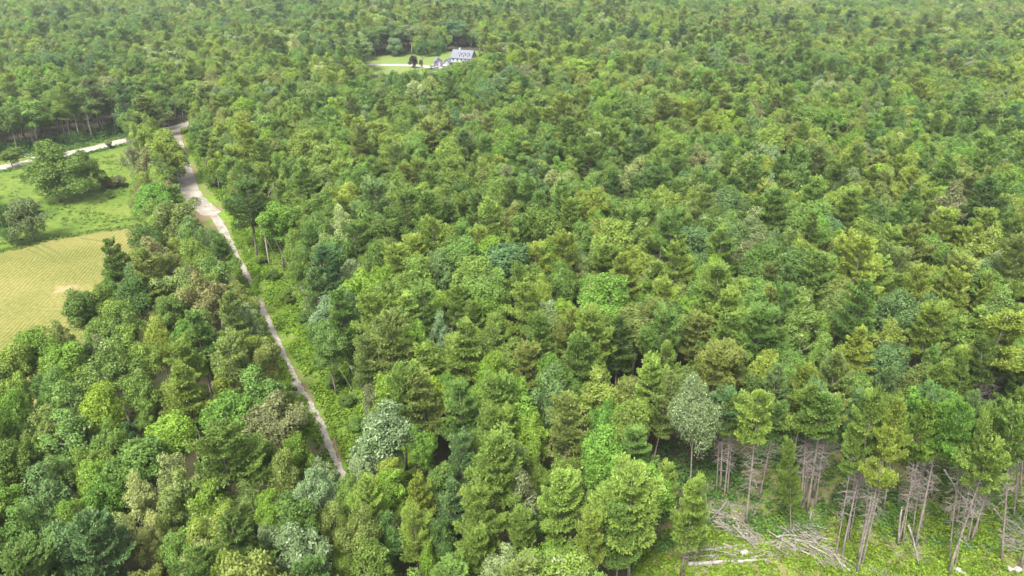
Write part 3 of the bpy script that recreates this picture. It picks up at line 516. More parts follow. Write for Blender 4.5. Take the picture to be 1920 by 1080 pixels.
# mown hay: swath lines across the field
M_hay, nt, rp, tc, pr = ground_mat('mown_hay', [(.098, .108, .028), (.150, .144, .044), (.205, .176, .068)], 0.05, 1.3, [0.38, 0.52, 0.66])
A, B = gp(83, 568), gp(167, 482); ang = math.atan2(B[1] - A[1], B[0] - A[0])
N = nt.nodes.new; L = nt.links.new
mp = N('ShaderNodeMapping'); mp.vector_type = 'TEXTURE'; mp.inputs['Rotation'].default_value = (0, 0, ang)
nz = N('ShaderNodeTexNoise'); nz.inputs['Scale'].default_value = 0.06; va = N('ShaderNodeVectorMath'); va.operation = 'MULTIPLY_ADD'; va.inputs[1].default_value = (3, 3, 0)
L(tc.outputs['Object'], nz.inputs['Vector']); L(nz.outputs['Color'], va.inputs[0]); L(tc.outputs['Object'], va.inputs[2]); L(va.outputs[0], mp.inputs['Vector'])
wv = N('ShaderNodeTexWave'); wv.bands_direction = 'Y'; wv.inputs['Scale'].default_value = 0.42; wv.inputs['Distortion'].default_value = 0.9; wv.inputs['Detail'].default_value = 2; wv.inputs['Detail Scale'].default_value = 0.8; L(mp.outputs[0], wv.inputs['Vector'])
mx = N('ShaderNodeMix'); mx.data_type = 'RGBA'; mx.blend_type = 'MULTIPLY'; n3 = N('ShaderNodeTexNoise'); n3.inputs['Scale'].default_value = 0.035; L(tc.outputs['Object'], n3.inputs['Vector'])
mr = N('ShaderNodeMapRange'); mr.inputs['From Min'].default_value = .35; mr.inputs['From Max'].default_value = .6; mr.inputs['To Min'].default_value = .25; mr.inputs['To Max'].default_value = 1; L(n3.outputs[0], mr.inputs[0]); L(mr.outputs[0], mx.inputs['Factor'])
cr_ = N('ShaderNodeValToRGB'); cr_.color_ramp.elements[0].color = (.60, .68, .52, 1); cr_.color_ramp.elements[1].color = (1.1, 1.08, 1.05, 1); L(wv.outputs[0], cr_.inputs[0])
L(rp.outputs[0], mx.inputs['A']); L(cr_.outputs[0], mx.inputs['B'])
# a worn tan patch
P0 = gp(122, 540); dv = N('ShaderNodeVectorMath'); dv.operation = 'DISTANCE'; dv.inputs[1].default_value = (P0[0], P0[1], 0); n4 = N('ShaderNodeTexNoise'); n4.inputs['Scale'].default_value = .5; L(tc.outputs['Object'], n4.inputs['Vector']); L(tc.outputs['Object'], dv.inputs[0])
sb = N('ShaderNodeMath'); sb.operation = 'MULTIPLY_ADD'; sb.inputs[1].default_value = 7; L(n4.outputs[0], sb.inputs[0]); L(dv.outputs['Value'], sb.inputs[2])
m3 = N('ShaderNodeMapRange'); m3.inputs['From Min'].default_value = 4.2; m3.inputs['From Max'].default_value = 6.0; m3.inputs['To Min'].default_value = .75; m3.inputs['To Max'].default_value = 0; L(sb.outputs[0], m3.inputs[0])
m4 = N('ShaderNodeMix'); m4.data_type = 'RGBA'; m4.inputs['B'].default_value = (.26, .19, .11, 1); L(m3.outputs[0], m4.inputs['Factor']); L(mx.outputs['Result'], m4.inputs['A']); L(m4.outputs['Result'], pr.inputs['Base Color'])

mb = MB(); mb.poly([(-3500, -300, 0), (3500, -300, 0), (3500, 5000, 0), (-3500, 5000, 0)]); g = mb.build('ground', M_floor); tag(g, 'brown and green forest floor under the trees', None, None, 'structure')
sheet('meadow', [gp(*p) for p in [(-420, 345), (0, 322), (100, 303), (150, 291), (240, 269), (300, 262), (320, 300), (330, 380), (300, 426), (262, 424), (170, 436), (100, 448), (0, 473), (-420, 560)]], 0.02, M_meadow, 'bright green grass meadow between road and hayfield')
sheet('verge', [gp(*p) for p in [(-420, 335), (-420, 300), (0, 292), (60, 283), (100, 280), (240, 250), (240, 269), (150, 291), (100, 303), (0, 322)]], 0.015, M_meadow, 'grass verge along the pale gravel road')
sheet('hayfield', [gp(*p) for p in [(-420, 562), (0, 472), (100, 447), (175, 435), (262, 424), (330, 424), (330, 520), (300, 700), (150, 800), (0, 860), (-420, 900)]], 0.04, M_hay, 'mown yellow hayfield with fine swath lines')
sheet('lawn', [gp(*p) for p in [(640, 101), (780, 99), (960, 92), (980, 120), (900, 140), (640, 140)]], 0.03, M_lawn, 'green lawn in front of the grey house')
sheet('driveway', [gp(*p) for p in [(650, 119.5), (776, 120.5), (830, 126), (826, 131), (776, 124), (650, 122.5)]], 0.05, M_drive, 'pale driveway crossing the lawn to the house')
def ribbon(name, ctr, w, z, m, label, jag=0.25, seed=3, sub=6):
    r = random.Random(seed); pts = list(ctr) if isinstance(ctr[0], Vector) else [Vector(gp(*p)) for p in ctr]
    dense = []
    n = len(pts)
    for i in range(n - 1):
        p0, p1, p2, p3 = pts[max(i - 1, 0)], pts[i], pts[i + 1], pts[min(i + 2, n - 1)]
        for j in range(sub):
            t = j / sub; dense.append(0.5 * ((2 * p1) + (p2 - p0) * t + (2 * p0 - 5 * p1 + 4 * p2 - p3) * t * t + (3 * p1 - p0 - 3 * p2 + p3) * t ** 3))
    dense.append(pts[-1]); mb = MB(); rows = []
    for i, p in enumerate(dense):
        d = (dense[min(i + 1, len(dense) - 1)] - dense[max(i - 1, 0)]).normalized(); s = Vector((-d.y, d.x)); ww = w(i / (len(dense) - 1)) if callable(w) else w
        a = p + s * (ww / 2 + r.uniform(-jag, jag)); b = p - s * (ww / 2 + r.uniform(-jag, jag)); rows.append((a, b))
    for i in range(len(rows) - 1):
        (a, b), (c, d) = rows[i], rows[i + 1]; mb.poly([(b.x, b.y, z), (d.x, d.y, z), (c.x, c.y, z), (a.x, a.y, z)])
    return tag(mb.build(name, m), label, None, None, 'structure')
ribbon('road', [(-420, 372), (-150, 341), (0, 315), (60, 303), (100, 294), (150, 284), (190, 275), (236, 263), (280, 252), (325, 240), (350, 233), (375, 222)], 5.6, 0.06, M_road, 'pale gravel road curving past the meadow')
for nm_, pts_ in (('upper', [(78, 459), (98, 469), (118, 481), (124, 493)]), ('middle', [(66, 462), (84, 473), (98, 483), (106, 492)]), ('lower', [(50, 467), (70, 476), (92, 488)]), ('right', [(150, 447), (180, 451), (210, 456)])):
    ribbon('wheel_path', pts_, .5, .06, M_wheel, f'dark {nm_} mowing line curving across the hayfield', jag=.05)
ribbon('side_road', [(88, 298), (60, 291), (20, 288), (-60, 285)], 4.5, 0.055, M_road, 'short pale side road joining the gravel road')
tr_r = [(338, 240), (342, 262), (350, 285), (360, 315), (377, 360), (400, 385), (423, 405), (433, 445), (453, 487), (477, 532), (500, 583), (520, 627), (563, 717), (603, 783), (622, 830), (642, 877), (655, 905)]
pr_ = [Vector(gp(*p)) for p in tr_r]; ctr = []
for i, p in enumerate(pr_):
    d = (pr_[min(i + 1, len(pr_) - 1)] - pr_[max(i - 1, 0)]).normalized(); s = Vector((d.y, -d.x)); k = 2.4 if i < 7 else .95
    ctr.append(tuple(p + s * k))
ribbon('track', [Vector(c) for c in ctr], lambda t: 4.6 if t < .36 else 1.9, 0.07, M_track, 'rough gravel track running beside the cleared strip', jag=0.18, seed=5, sub=14)
sheet('cleared_strip', [gp(*p) for p in [(335, 232), (370, 235), (420, 330), (520, 420), (620, 560), (700, 680), (760, 800), (800, 950), (640, 1010), (590, 905), (540, 775), (470, 620), (430, 530), (400, 450), (350, 405), (310, 340), (310, 240)]], 0.03, M_strip, 'weedy cleared strip between track and forest')
sheet('clearing', [gp(*p) for p in [(1200, 1010), (1290, 940), (1330, 880), (1500, 860), (1700, 820), (1920, 800), (2500, 760), (2700, 1700), (1300, 1500), (1150, 1200)]], 0.03, M_clear, 'logged clearing with brown slash and bright green ferns')
# ------------------------------------------------------------------ ground cover
def clump_mesh(name, pts, rng, per, spread, hgt, size, matl, label, cat, kind='stuff', tone=None):
    n = len(pts); P = np.repeat(pts, per, 0); k = len(P); sz = np.repeat(rng.uniform(.6, 1.4, n), per)
    d = rdirs(rng, k, 0.8); d[:, 2] = np.abs(d[:, 2]); r_ = rng.uniform(.4, 1, k) * sz
    Q = P + d * r_[:, None] * np.array((spread, spread, hgt)); V, Fc = leaf_quads(rng, Q, d + (0, 0, .6), size, .6)
    lv = np.clip(np.repeat(rng.random(n), per) * .6 + rng.random(k) * .4, 0, 1)
    o = link(name, mesh_np(name, V, Fc, 4, lv), [matl]); return tag(o, label, cat, None, kind)
M_fern = leaf_mat('fern_leaves', fixed=(.118, .190, .018), amp=.62, warm=.22); M_weed = leaf_mat('weed_leaves', fixed=(.120, .205, .022), amp=.5, warm=.12)
M_tuft = leaf_mat('tuft_grass', fixed=(.085, .145, .022), amp=.4, warm=.2)
M_low = leaf_mat('understory_leaves', fixed=(.06, .12, .028), amp=.45, warm=.05)
def scatter(poly_px, n, rng, dens=None):
    poly = [gp(*p) for p in poly_px]; xs = [p[0] for p in poly]; ys = [p[1] for p in poly]; out = []
    while len(out) < n:
        x, y = rng.uniform(min(xs), max(xs)), rng.uniform(min(ys), max(ys))
        if inside(poly, x, y) and (dens is None or rng.random() < dens(x, y)): out.append((x, y, 0.03))
    return np.array(out)
rng = np.random.default_rng(5)
def fern_d(x, y):
    px, py, _ = proj(x, y, 0); q = math.sin(x * .5 + 2 * math.sin(y * .33)) + math.sin(y * .7 + x * .21) * .8
    base = min(1, max(0.05, (py - 960 + (px - 1300) * 0.10) / 70)); return max(.02, base * (0.75 + .35 * q))
clump_mesh('ferns', scatter([(1200, 1020), (1290, 940), (1330, 900), (1500, 890), (1700, 840), (1920, 800), (2500, 780), (2600, 1500), (1300, 1400), (1180, 1150)], 13000, rng, fern_d), rng, 24, .6, .5, .2, M_fern, 'bright yellow-green ferns covering the logged clearing', 'ferns')
clump_mesh('understory_growth', scatter([(1170, 960), (1200, 860), (1330, 800), (1500, 780), (1920, 740), (2400, 720), (2400, 960), (1920, 1040), (1600, 1010), (1330, 1010), (1220, 1040)], 3400, rng, lambda x, y: .25 if math.sin(x * .4 + y * .3) + math.sin(y * .5 - x * .2) < .3 else 1), rng, 26, .8, .9, .24, M_low, 'dark green saplings and undergrowth beneath the edge pines', 'undergrowth')
strip_poly = [(345, 250), (372, 240), (430, 330), (500, 410), (600, 540), (690, 680), (750, 800), (780, 950), (700, 960), (662, 900), (610, 775), (525, 620), (480, 530), (440, 450), (430, 405), (382, 340)]
def strip_d(x, y):
    px, py, _ = proj(x, y, 0)
    for (a, b, r_) in ((498, 535, 14), (515, 585, 14), (590, 712, 16), (540, 635, 16), (640, 810, 14)):
        if (px - a) ** 2 + ((py - b) * 1.2) ** 2 < r_ * r_: return .04
    return .4 + .6 * (math.sin(x * .35) * math.sin(y * .21) > -.3)
clump_mesh('strip_weeds', scatter(strip_poly, 7000, rng, strip_d), rng, 22, .75, .8, .26, M_weed, 'bright green weeds and brambles filling the cleared strip', 'weeds')
clump_mesh('verge_weeds', scatter([(240, 250), (240, 258), (100, 288), (0, 303), (-300, 320), (-300, 300), (0, 290), (100, 278)], 700, rng), rng, 22, .8, .7, .3, M_low, 'dark green brush along the far side of the gravel road', 'weeds')
clump_mesh('road_verge_grass', scatter([(240, 268), (240, 272), (100, 305), (0, 325), (-300, 350), (-300, 345), (0, 321), (100, 301)], 500, rng), rng, 18, .6, .5, .3, M_low, 'rough dark grass along the meadow edge of the road', 'grass')
clump_mesh('meadow_tufts', scatter([(190, 352), (240, 345), (240, 352), (190, 360)], 160, rng), rng, 18, .5, .4, .3, M_low, 'dark tufts in a line across the meadow', 'grass')
clump_mesh('treeline_brush', np.vstack([scatter([(-400, 285), (0, 280), (100, 266), (240, 236), (240, 249), (100, 281), (0, 294), (-400, 312)], 900, rng), scatter([(660, 99), (800, 97), (835, 95), (835, 101), (690, 104), (660, 106)], 160, rng)]), rng, 60, 1.9, 2.6, .34, M_low, 'leafy underbrush closing the foot of the treeline beyond road and lawn', 'undergrowth')
edge_l = [(c[0] - 24 - i * 1.3, c[1]) for i, c in enumerate(tr_r[7:])]; edge_r = [(c[0] - 11 - i * .6, c[1]) for i, c in enumerate(tr_r[7:])]
clump_mesh('track_edge_brush', scatter(edge_l + edge_r[::-1], 420, rng), rng, 30, .55, 1.0, .24, M_weed, 'leafy brush crowding over the left edge of the gravel track', 'brush')
clump_mesh('meadow_grass_tufts', np.vstack([scatter([(-300, 345), (0, 335), (235, 285), (235, 330), (262, 415), (100, 440), (-300, 520)], 1500, rng, lambda x, y: .15 + .85 * (math.sin(x * .12 + y * .3) > .2)), scatter([(-300, 548), (0, 468), (100, 444), (175, 432), (268, 420), (268, 426), (175, 438), (100, 451), (0, 477), (-300, 565)], 500, rng)]), rng, 12, .55, .32, .26, M_tuft, 'coarser grass tufts through the meadow and along the hayfield edge', 'grass')
# bushes in the strip: individual things
def bush(px, py, w, c, label, h=None, code='m'):
    x, y = gp(px, py, w * .35); v = KINDS[code][int(px) % len(KINDS[code])]
    e = empty('bush', (x, y, -w * 0.35), px % 6.28); hh = (h or w * 0.85) * 1.45; e.scale = (w / v[4], w / v[4], hh / v[3])
    k = link('crown', v[0], (), e); k['tint'] = jtint(c); link('stem', v[1], (), e)
    tag(e, uniq(label, px, py), 'bush', 'bushes of the cleared strip and meadow')
for (px, py, w, c, l) in [(372, 262, 4.1, 'G', 'leafy bush at the head of the cleared strip'), (398, 262, 4.5, 'D', 'dark bush at the head of the cleared strip'), (400, 345, 4.5, 'D', 'dark bush by the track'), (452, 425, 2.4, 'D', 'small dark bush in the cleared strip'), (470, 455, 2.6, 'G', 'low green bush in the cleared strip'), (490, 490, 3.0, 'G', 'green bush by the utility pole'), (510, 520, 3.0, 'D', 'dark green bush by the pole'), (540, 560, 3.2, 'G', 'green bush in the cleared strip'), (570, 600, 3.0, 'D', 'dark bush at the strip edge'), (590, 640, 3.0, 'D', 'dark bush against the forest edge'), (600, 680, 2.7, 'G', 'green bush in the cleared strip'), (625, 720, 3.3, 'D', 'dark bush against the forest edge'), (650, 755, 2.8, 'D', 'dark bush against the forest edge'), (665, 800, 2.7, 'G', 'green bush beside the near strip'), (22, 300, 6.5, 'G', 'rounded bush in the fork of the two roads'), (205, 273, 3, 'N', 'small brownish bush between road and meadow'), (200, 345, 4, 'N', 'brownish thicket in the meadow'), (222, 343, 4, 'N', 'brown bramble thicket in the meadow'), (203, 367, 2.5, 'D', 'small dark bush in the meadow')]:
    if w: bush(px, py, w, c, l)
def garden(px, py, w, h, tint, label, code='m'):
    x, y = gp(px, py + 6, 0); v = KINDS['g'][0]; e = empty('garden_tree', (x, y, 0)); e.scale = (w / v[4], w / v[4], h / v[3])
    k = link('crown', v[0], (), e); k['tint'] = tint; link('trunk', v[1], (), e); tag(e, label, 'tree')
garden(776, 122, 4.6, 6.5, [.045, .028, .042], 'dark purple-leaved tree on the lawn beside the driveway')
garden(790, 119, 2.2, 3.6, [.06, .08, .03], 'small dark conical shrub between purple tree and driveway end', 'p')
# ------------------------------------------------------------------ house
M_roof = simple('roof_shingle', (.13, .14, .175), .8, scale=2, col2=(.10, .11, .135)); M_wall = simple('white_siding', (.36, .35, .38), .6, noise=.06, scale=1); M_glass = simple('dark_glass', (.06, .07, .09), .15); M_lilac = simple('grey_siding', (.27, .26, .30), .7, noise=.08)
hx, hy = hX, hY; house = empty('grey_house', (hx, hy, 0), R(-20)); house.scale = (.72, .8, .70); tag(house, 'large grey-roofed house with white dormers behind the forest, by the lawn', 'house')
def gable(mb_w, mb_r, x0, x1, y0, y1, z1, rh, ov=.5, axis='x'):
    mb_w.box(x0, x1, y0, y1, 0, z1)
    if axis == 'x':
        ym = (y0 + y1) / 2
        for x in (x0, x1): mb_w.poly([(x, y0, z1), (x, y1, z1), (x, ym, z1 + rh)])
        for s, yy in ((-1, y0), (1, y1)):
            a = [(x0 - ov, yy + s * ov, z1 - ov * rh / (ym - y0) ), (x1 + ov, yy + s * ov, z1 - ov * rh / (ym - y0)), (x1 + ov, ym, z1 + rh), (x0 - ov, ym, z1 + rh)]
            mb_r.poly([(p[0], p[1], p[2] + .06) for p in a]); mb_r.poly([(p[0], p[1], p[2] + .26) for p in a])
            for q in range(4): mb_r.poly([(a[q][0], a[q][1], a[q][2] + .06), (a[(q + 1) % 4][0], a[(q + 1) % 4][1], a[(q + 1) % 4][2] + .06), (a[(q + 1) % 4][0], a[(q + 1) % 4][1], a[(q + 1) % 4][2] + .26), (a[q][0], a[q][1], a[q][2] + .26)])
    else:
        xm = (x0 + x1) / 2
        for y in (y0, y1): mb_w.poly([(x0, y, z1), (x1, y, z1), (xm, y, z1 + rh)])
        for s, xx in ((-1, x0), (1, x1)):
            a = [(xx + s * ov, y0 - ov, z1 - ov * rh / (xm - x0)), (xx + s * ov, y1 + ov, z1 - ov * rh / (xm - x0)), (xm, y1 + ov, z1 + rh), (xm, y0 - ov, z1 + rh)]
            mb_r.poly([(p[0], p[1], p[2] + .06) for p in a]); mb_r.poly([(p[0], p[1], p[2] + .26) for p in a])
            for q in range(4): mb_r.poly([(a[q][0], a[q][1], a[q][2] + .06), (a[(q + 1) % 4][0], a[(q + 1) % 4][1], a[(q + 1) % 4][2] + .06), (a[(q + 1) % 4][0], a[(q + 1) % 4][1], a[(q + 1) % 4][2] + .26), (a[q][0], a[q][1], a[q][2] + .26)])
w_, r_ = MB(), MB(); gable(w_, r_, -6.5, 8.5, 0, 9, 6.2, 4.6); w_.build('wall', M_wall, house); r_.build('roof', M_roof, house)
w_, r_ = MB(), MB(); gable(w_, r_, -10.5, -6.55, -3, 5, 3.0, 2.2, axis='y'); w_.build('garage_wing', M_lilac, house); r_.build('wing_roof', M_roof, house)
for x in (-0.3, 2.9, 6.1):
    d_, r2 = MB(), MB(); gable(d_, r2, x - 1.0, x + 1.0, 0.6, 3.6, 2.6, .9, .25, 'y')
    dm = d_.build('dormer', M_wall, house); dm.location = (0, 0, 6.0); rr = r2.build('dormer_roof', M_roof, dm)
    g_ = MB(); g_.box(x - .55, x + .55, .54, .59, .9, 2.3); g_.build('window', M_glass, dm)
for x in (-4.8, -1.6, 1.4, 4.4, 7.0):
    for z in (1.0, 3.9):
        g_ = MB(); g_.box(x - .6, x + .6, -.05, -.003, z, z + 1.5); g_.build('window', M_glass, house)
c_ = MB(); c_.box(-2.6, -1.6, 4.9, 5.9, 9.5, 12.2); c_.build('chimney', M_wall, house)
p_, q_ = MB(), MB(); p_.box(-6.4, 8.4, -3.0, -.06, 3.0, 3.25); q_.box(0, 0.001, 0, 0.001, 0, 0.001)
p_.build('porch_roof', M_roof, house)
for x in (-6.1, -2.5, 1.1, 4.7, 8.1):
    q = MB(); q.box(x - .12, x + .12, -2.9, -2.66, 0, 2.997); q.build('porch_post', M_wall, house)
sx, sy = gp(822, 124); shed = empty('garden_shed', (sx, sy, 0), R(15)); tag(shed, 'small dark grey shed with white trim beside the house', 'shed')
w_, r_ = MB(), MB(); gable(w_, r_, -1.8, 1.8, -2, 2, 2.6, 1.6, .3, 'y'); w_.build('wall', simple('dark_siding', (.16, .15, .22), .7, noise=.1), shed); r_.build('roof', M_roof, shed); dd = MB(); dd.box(-.6, .6, -2.06, -2.003, 0, 2.1); dd.build('door', M_wall, shed)
M_paint = simple('white_car_paint', (.75, .75, .76), .25); M_tyre = simple('tyre_rubber', (.03, .03, .03), .8)
def car(px, py, rz, label, m):
    x, y = gp(px, py); e = empty('parked_car', (x, y, 0), rz); tag(e, label, 'car')
    mb = MB(); prof = [(-2.2, .35), (-2.2, .85), (-1.9, 1.0), (-1.2, 1.05), (2.1, .95), (2.2, .7), (2.2, .35)]
    for s in (-1, 1): mb.poly([(a, s * .88, b) for a, b in (prof if s < 0 else prof[::-1])])
    for i in range(len(prof)):
        a, b = prof[i], prof[(i + 1) % len(prof)]; mb.poly([(a[0], .88, a[1]), (b[0], .88, b[1]), (b[0], -.88, b[1]), (a[0], -.88, a[1])])
    mb.build('body', m, e)
    cb = MB(); pr2 = [(-1.8, 1.02), (-1.3, 1.5), (.3, 1.5), (1.0, 1.02)]
    for s in (-1, 1): cb.poly([(a, s * .76, b) for a, b in pr2])
    for i in range(3): a, b = pr2[i], pr2[i + 1]; cb.poly([(a[0], .76, a[1]), (b[0], .76, b[1]), (b[0], -.76, b[1]), (a[0], -.76, a[1])])
    cb.build('cabin_glass', M_glass, e); rf = MB(); rf.box(-1.28, .28, -.74, .74, 1.503, 1.54); rf.build('car_roof', m, e)
    for a in (-1.35, 1.35):
        for s in (-1, 1):
            w = MB(); w.tube([(a, s * .80, .33), (a, s * .93, .33)], .33, 14); w.build('wheel', M_tyre, e)
car(813, 128, R(25), 'white car parked at the end of the driveway by the shed', M_paint)
car(832, 124, R(-35), 'white car parked between the shed and the grey house', M_paint)
# ------------------------------------------------------------------ utility line
M_pole = simple('weathered_pole', (.34, .30, .25), .9, scale=4, col2=(.22, .19, .16)); M_wire = simple('wire', (.16, .17, .16), .5)
poles = []
for (px, py, ht, lab) in [(419, 340, 9.5, 'thin wooden utility pole at the upper end of the cleared strip'), (505, 497, 9.5, 'wooden utility pole standing in the middle of the cleared strip'), (724, 892, 8.5, 'wooden utility pole hidden by silver-leaved tree at near end of strip')]:
    x, y = gp(px, py); e = empty('utility_pole', (x, y, 0)); tag(e, lab, 'utility pole', 'utility poles along the cleared strip'); poles.append((x, y, ht))
    m = MB(); m.tube([(0, 0, -.2), (0, 0, ht)], [.16, .11], 8); m.build('pole', M_pole, e)
    m = MB(); m.box(-.9, .9, -.06, .06, ht - .7, ht - .56); m.build('crossarm', M_pole, e)
    for s in (-.8, .8): m = MB(); m.tube([(s, 0, ht - .557), (s, 0, ht - .38)], .06, 6); m.build('insulator', M_wire, e)
for k in (0, 1):
    for s, nm in ((-.8, 'left'), (.8, 'right')):
        a, b = poles[k], poles[k + 1]; pts = []
        for i in range(17):
            t = i / 16; pts.append((a[0] + (b[0] - a[0]) * t + s, a[1] + (b[1] - a[1]) * t, (a[2] - .38) * (1 - t) + (b[2] - .38) * t - 1.6 * 4 * t * (1 - t)))
        m = MB(); m.tube(pts, .018, 5); tag(m.build('power_line', M_wire), f"thin {nm}-hand overhead wire on the {'upper' if k == 0 else 'lower'} span above the cleared strip", 'wire', 'wires above the cleared strip')
# ------------------------------------------------------------------ logs, snags and slash in the clearing (tile pixels of 1280,720)
def P9(x, y, z=0.0): a = gp(1280 + x / 3, 720 + y / 3, z); return (a[0], a[1], z)
M_bleached = simple('peeled_log', (.33, .305, .28), .85, scale=2.2, col2=(.16, .14, .125))
LOGS = [((20, 945), (560, 885), .17, 'long grey log lying level across the clearing'), ((30, 1015), (470, 985), .24, 'thick pale log with peeled white bark'), ((120, 740), (420, 905), .16, 'grey log sloping down from the big pine'),
 ((170, 750), (440, 890), .11, 'thin upper log of the sloping bundle'), ((200, 790), (400, 880), .10, 'thin lower log of the sloping bundle'), ((690, 830), (850, 985), .15, 'grey log slanting down through the brush pile'),
 ((705, 820), (800, 940), .10, 'thin log on top of the slanting brush pile'), ((810, 925), (940, 1052), .17, 'short thick log with a pale sawn end'), ((255, 655), (60, 865), .07, 'slender fallen pole under the big pine'),
 ((1270, 790), (1335, 1030), .10, 'pale dead pole leaning across two standing trunks'), ((1470, 480), (1625, 725), .10, 'dead pole leaning beside the right-hand pines'), ((540, 930), (575, 835), .07, 'short upright broken branch on the brush pile'),
 ((1000, 1030), (1150, 1075), .12, 'half-hidden log at the foot of the twin pines'), ((1750, 700), (1830, 800), .08, 'dead stick leaning on the far-right trunk'), ((0, 975), (230, 960), .10, 'grey log partly under the brush')]
for i, (a, b, r_, lab) in enumerate(LOGS):
    za = .25; zb = .25
    if i == 9: za = 5.0
    if i == 10: za = 7.0; zb = 2.0
    if i == 11: zb = 1.4
    if i == 13: za = 3.0
    if i == 8: za = .9
    p, q = Vector(P9(*a, za)), Vector(P9(*b, zb)); m = MB(); rl = random.Random(i)
    pts = [p.lerp(q, t / 6) + Vector((rl.uniform(-.07, .07), rl.uniform(-.07, .07), rl.uniform(-.04, .05))) for t in range(7)]
    m.tube(pts, [r_ * (1.1 - .5 * t / 6) for t in range(7)], 8)
    for _ in range(5):
        t = rl.uniform(.15, .9); s = p.lerp(q, t); m.tube([s, s + Vector((rl.uniform(-.7, .7), rl.uniform(-.7, .7), rl.uniform(.1, .8)))], [r_ * .3, r_ * .08], 5)
    tag(m.build('fallen_log', M_bleached if i in (1, 7) else M_dead, None, True), lab, 'log', 'logs lying in the clearing')
for i, (x, y, x2, y2, lab) in enumerate([(1210, 905, 1232, 690, 'short broken snag left of the leaning twin pines'), (718, 775, 722, 715, 'low splintered stump under the pine group'), (985, 1000, 1065, 620, 'broken pale snag beside the twin-trunk pine')]):
    X0, Y0 = P9(x, y)[:2]; d = ray(1280 + x2 / 3, 720 + y2 / 3); s = Y0 / d.y; top = Vector((d.x * s, Y0, H + d.z * s)); m = MB(); b0 = Vector((X0, Y0, -.1))
    m.tube([b0.lerp(top, t / 4) + Vector((.05 * math.sin(t * 2 + i), 0, 0)) for t in range(5)], [.17, .14, .12, .10, .05], 8)
    rl = random.Random(50 + i)
    for _ in range(6): t = rl.uniform(.3, .95); s_ = b0.lerp(top, t); m.tube([s_, s_ + Vector((rl.uniform(-.9, .9), rl.uniform(-.6, .6), rl.uniform(0, .6)))], [.03, .01], 4)
    tag(m.build('dead_snag', M_dead, None, True), lab, 'snag')
# slash: a litter of sticks nobody would count
m = MB(); rl = random.Random(21)
def sticks(poly, n, ang0, sp, zmax, lmax, r0=.03):
    P = [P9(*p)[:2] for p in poly]; xs = [p[0] for p in P]; ys = [p[1] for p in P]; c = 0
    while c < n:
        x, y = rl.uniform(min(xs), max(xs)), rl.uniform(min(ys), max(ys))
        if not inside(P, x, y): continue
        c += 1; a = ang0 + rl.gauss(0, sp); l = rl.uniform(.4, lmax); z = rl.uniform(.08, zmax); e = rl.gauss(0, .25)
        d = Vector((math.cos(a) * math.cos(e), math.sin(a) * math.cos(e), math.sin(e))) * l / 2; c0 = Vector((x, y, z)); p, q = c0 - d, c0 + d
        p.z = max(p.z, .05); q.z = max(q.z, .05); r_ = rl.uniform(.35, 1.3) * r0
        m.tube([p, (p + q) / 2 + Vector((rl.uniform(-.08, .08), rl.uniform(-.08, .08), .05)), q], [r_, r_ * .8, r_ * .4], 4, False)
sticks([(20, 930), (560, 860), (580, 1000), (300, 1030), (0, 1040)], 200, .1, .4, .4, 2.6)
sticks([(130, 730), (300, 760), (460, 890), (380, 920), (200, 830)], 170, -.75, .5, .9, 3.0)
sticks([(560, 830), (720, 800), (860, 960), (940, 1060), (800, 1040), (680, 960), (540, 960)], 280, -.9, .7, .9, 2.6)
sticks([(560, 830), (720, 800), (860, 960), (940, 1060), (800, 1040), (680, 960), (540, 960)], 26, -.9, .55, .9, 4.5, .09)
sticks([(130, 730), (300, 760), (460, 890), (380, 920), (200, 830)], 14, -.75, .25, .8, 4.5, .09)
sticks([(20, 930), (560, 870), (580, 1000), (300, 1030), (0, 1040)], 12, .1, .5, .4, 4.0, .08)
sticks([(100, 640), (420, 680), (480, 780), (120, 760)], 260, 0, 1.5, .3, 1.6, .022)
sticks([(1150, 880), (1400, 880), (1400, 1020), (1180, 1000)], 110, 0, 1.5, .3, 1.6, .022)
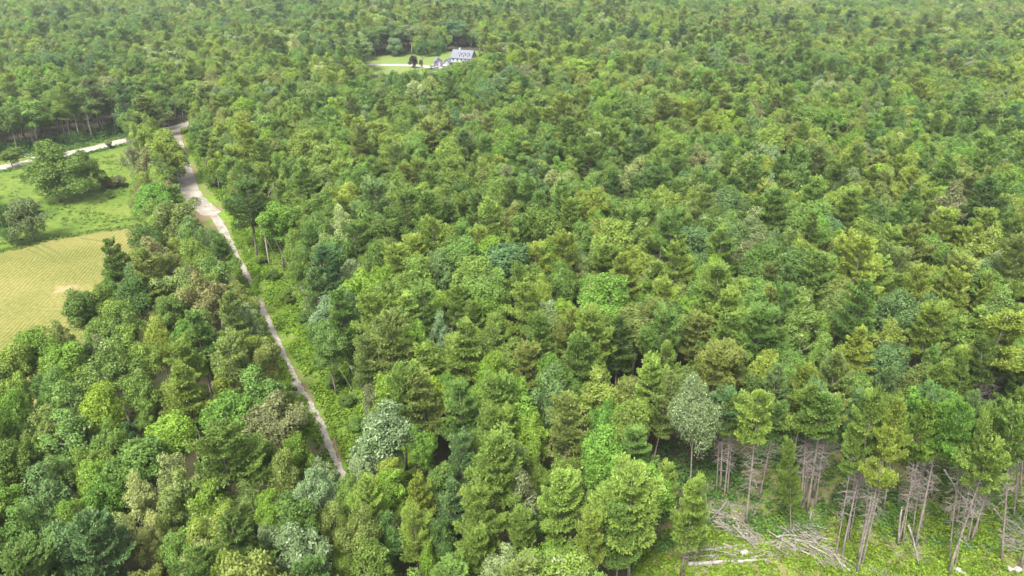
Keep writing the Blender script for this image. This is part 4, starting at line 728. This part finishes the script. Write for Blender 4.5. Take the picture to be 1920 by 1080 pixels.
sticks([(950, 1030), (1150, 1040), (1150, 1090), (950, 1090)], 120, 0, 1.5, .3, 1.6, .025)
sticks([(1780, 780), (1920, 800), (1920, 960), (1820, 960)], 120, -.8, .6, .8, 2.4)
sticks([(0, 560), (1900, 560), (1900, 700), (0, 760)], 500, 0, 1.6, .25, 2.0, .025)
tag(m.build('brush_debris', M_dead), 'grey slash of broken branches heaped and strewn over the clearing', 'brush', None, 'stuff')
# pale rocks
M_rock = simple('pale_rock', (.29, .28, .25), .85, scale=3, col2=(.2, .19, .17))
for (x, y, s, lab) in [(347, 948, .55, 'pale boulder between the two level logs'), (120, 998, .35, 'small white rock at the left end of the peeled log'), (635, 925, .35, 'small pale rock in the brush pile'), (1545, 1045, .5, 'white rock at the foot of the leaning pine'), (1575, 1065, .35, 'small white rock beside the larger one'), (1840, 1040, .4, 'left of two pale rocks by the far-right ferns'), (1885, 1042, .45, 'right of two pale rocks by the far-right ferns')]:
    import bmesh
    bm = bmesh.new(); bmesh.ops.create_icosphere(bm, subdivisions=3, radius=s); rg = random.Random(int(x))
    ax = [Vector((rg.gauss(0, 1), rg.gauss(0, 1), rg.gauss(0, 1))).normalized() for _ in range(7)]
    for v in bm.verts:
        for a_ in ax:
            dd_ = v.co.dot(a_) - s * .72
            if dd_ > 0: v.co -= a_ * dd_
        v.co.z *= .7
    me = bpy.data.meshes.new('rock'); bm.to_mesh(me); bm.free(); o = link('rock', me, [M_rock]); o.location = P9(x, y, s * .35); tag(o, lab, 'rock', 'pale rocks in the clearing')
# ------------------------------------------------------------------ haze
m, nt, out = mat('haze_air'); pv = nt.nodes.new('ShaderNodeVolumePrincipled'); pv.inputs['Color'].default_value = (.86, .92, 1, 1); pv.inputs['Density'].default_value = 0.00015; pv.inputs['Anisotropy'].default_value = .3
nt.links.new(pv.outputs[0], out.inputs['Volume'])
mb = MB(); mb.box(-3600, 3600, -400, 5100, -1, 67.5); hz = mb.build('haze', m); tag(hz, 'thin pale summer haze over the whole forest', None, None, 'stuff')
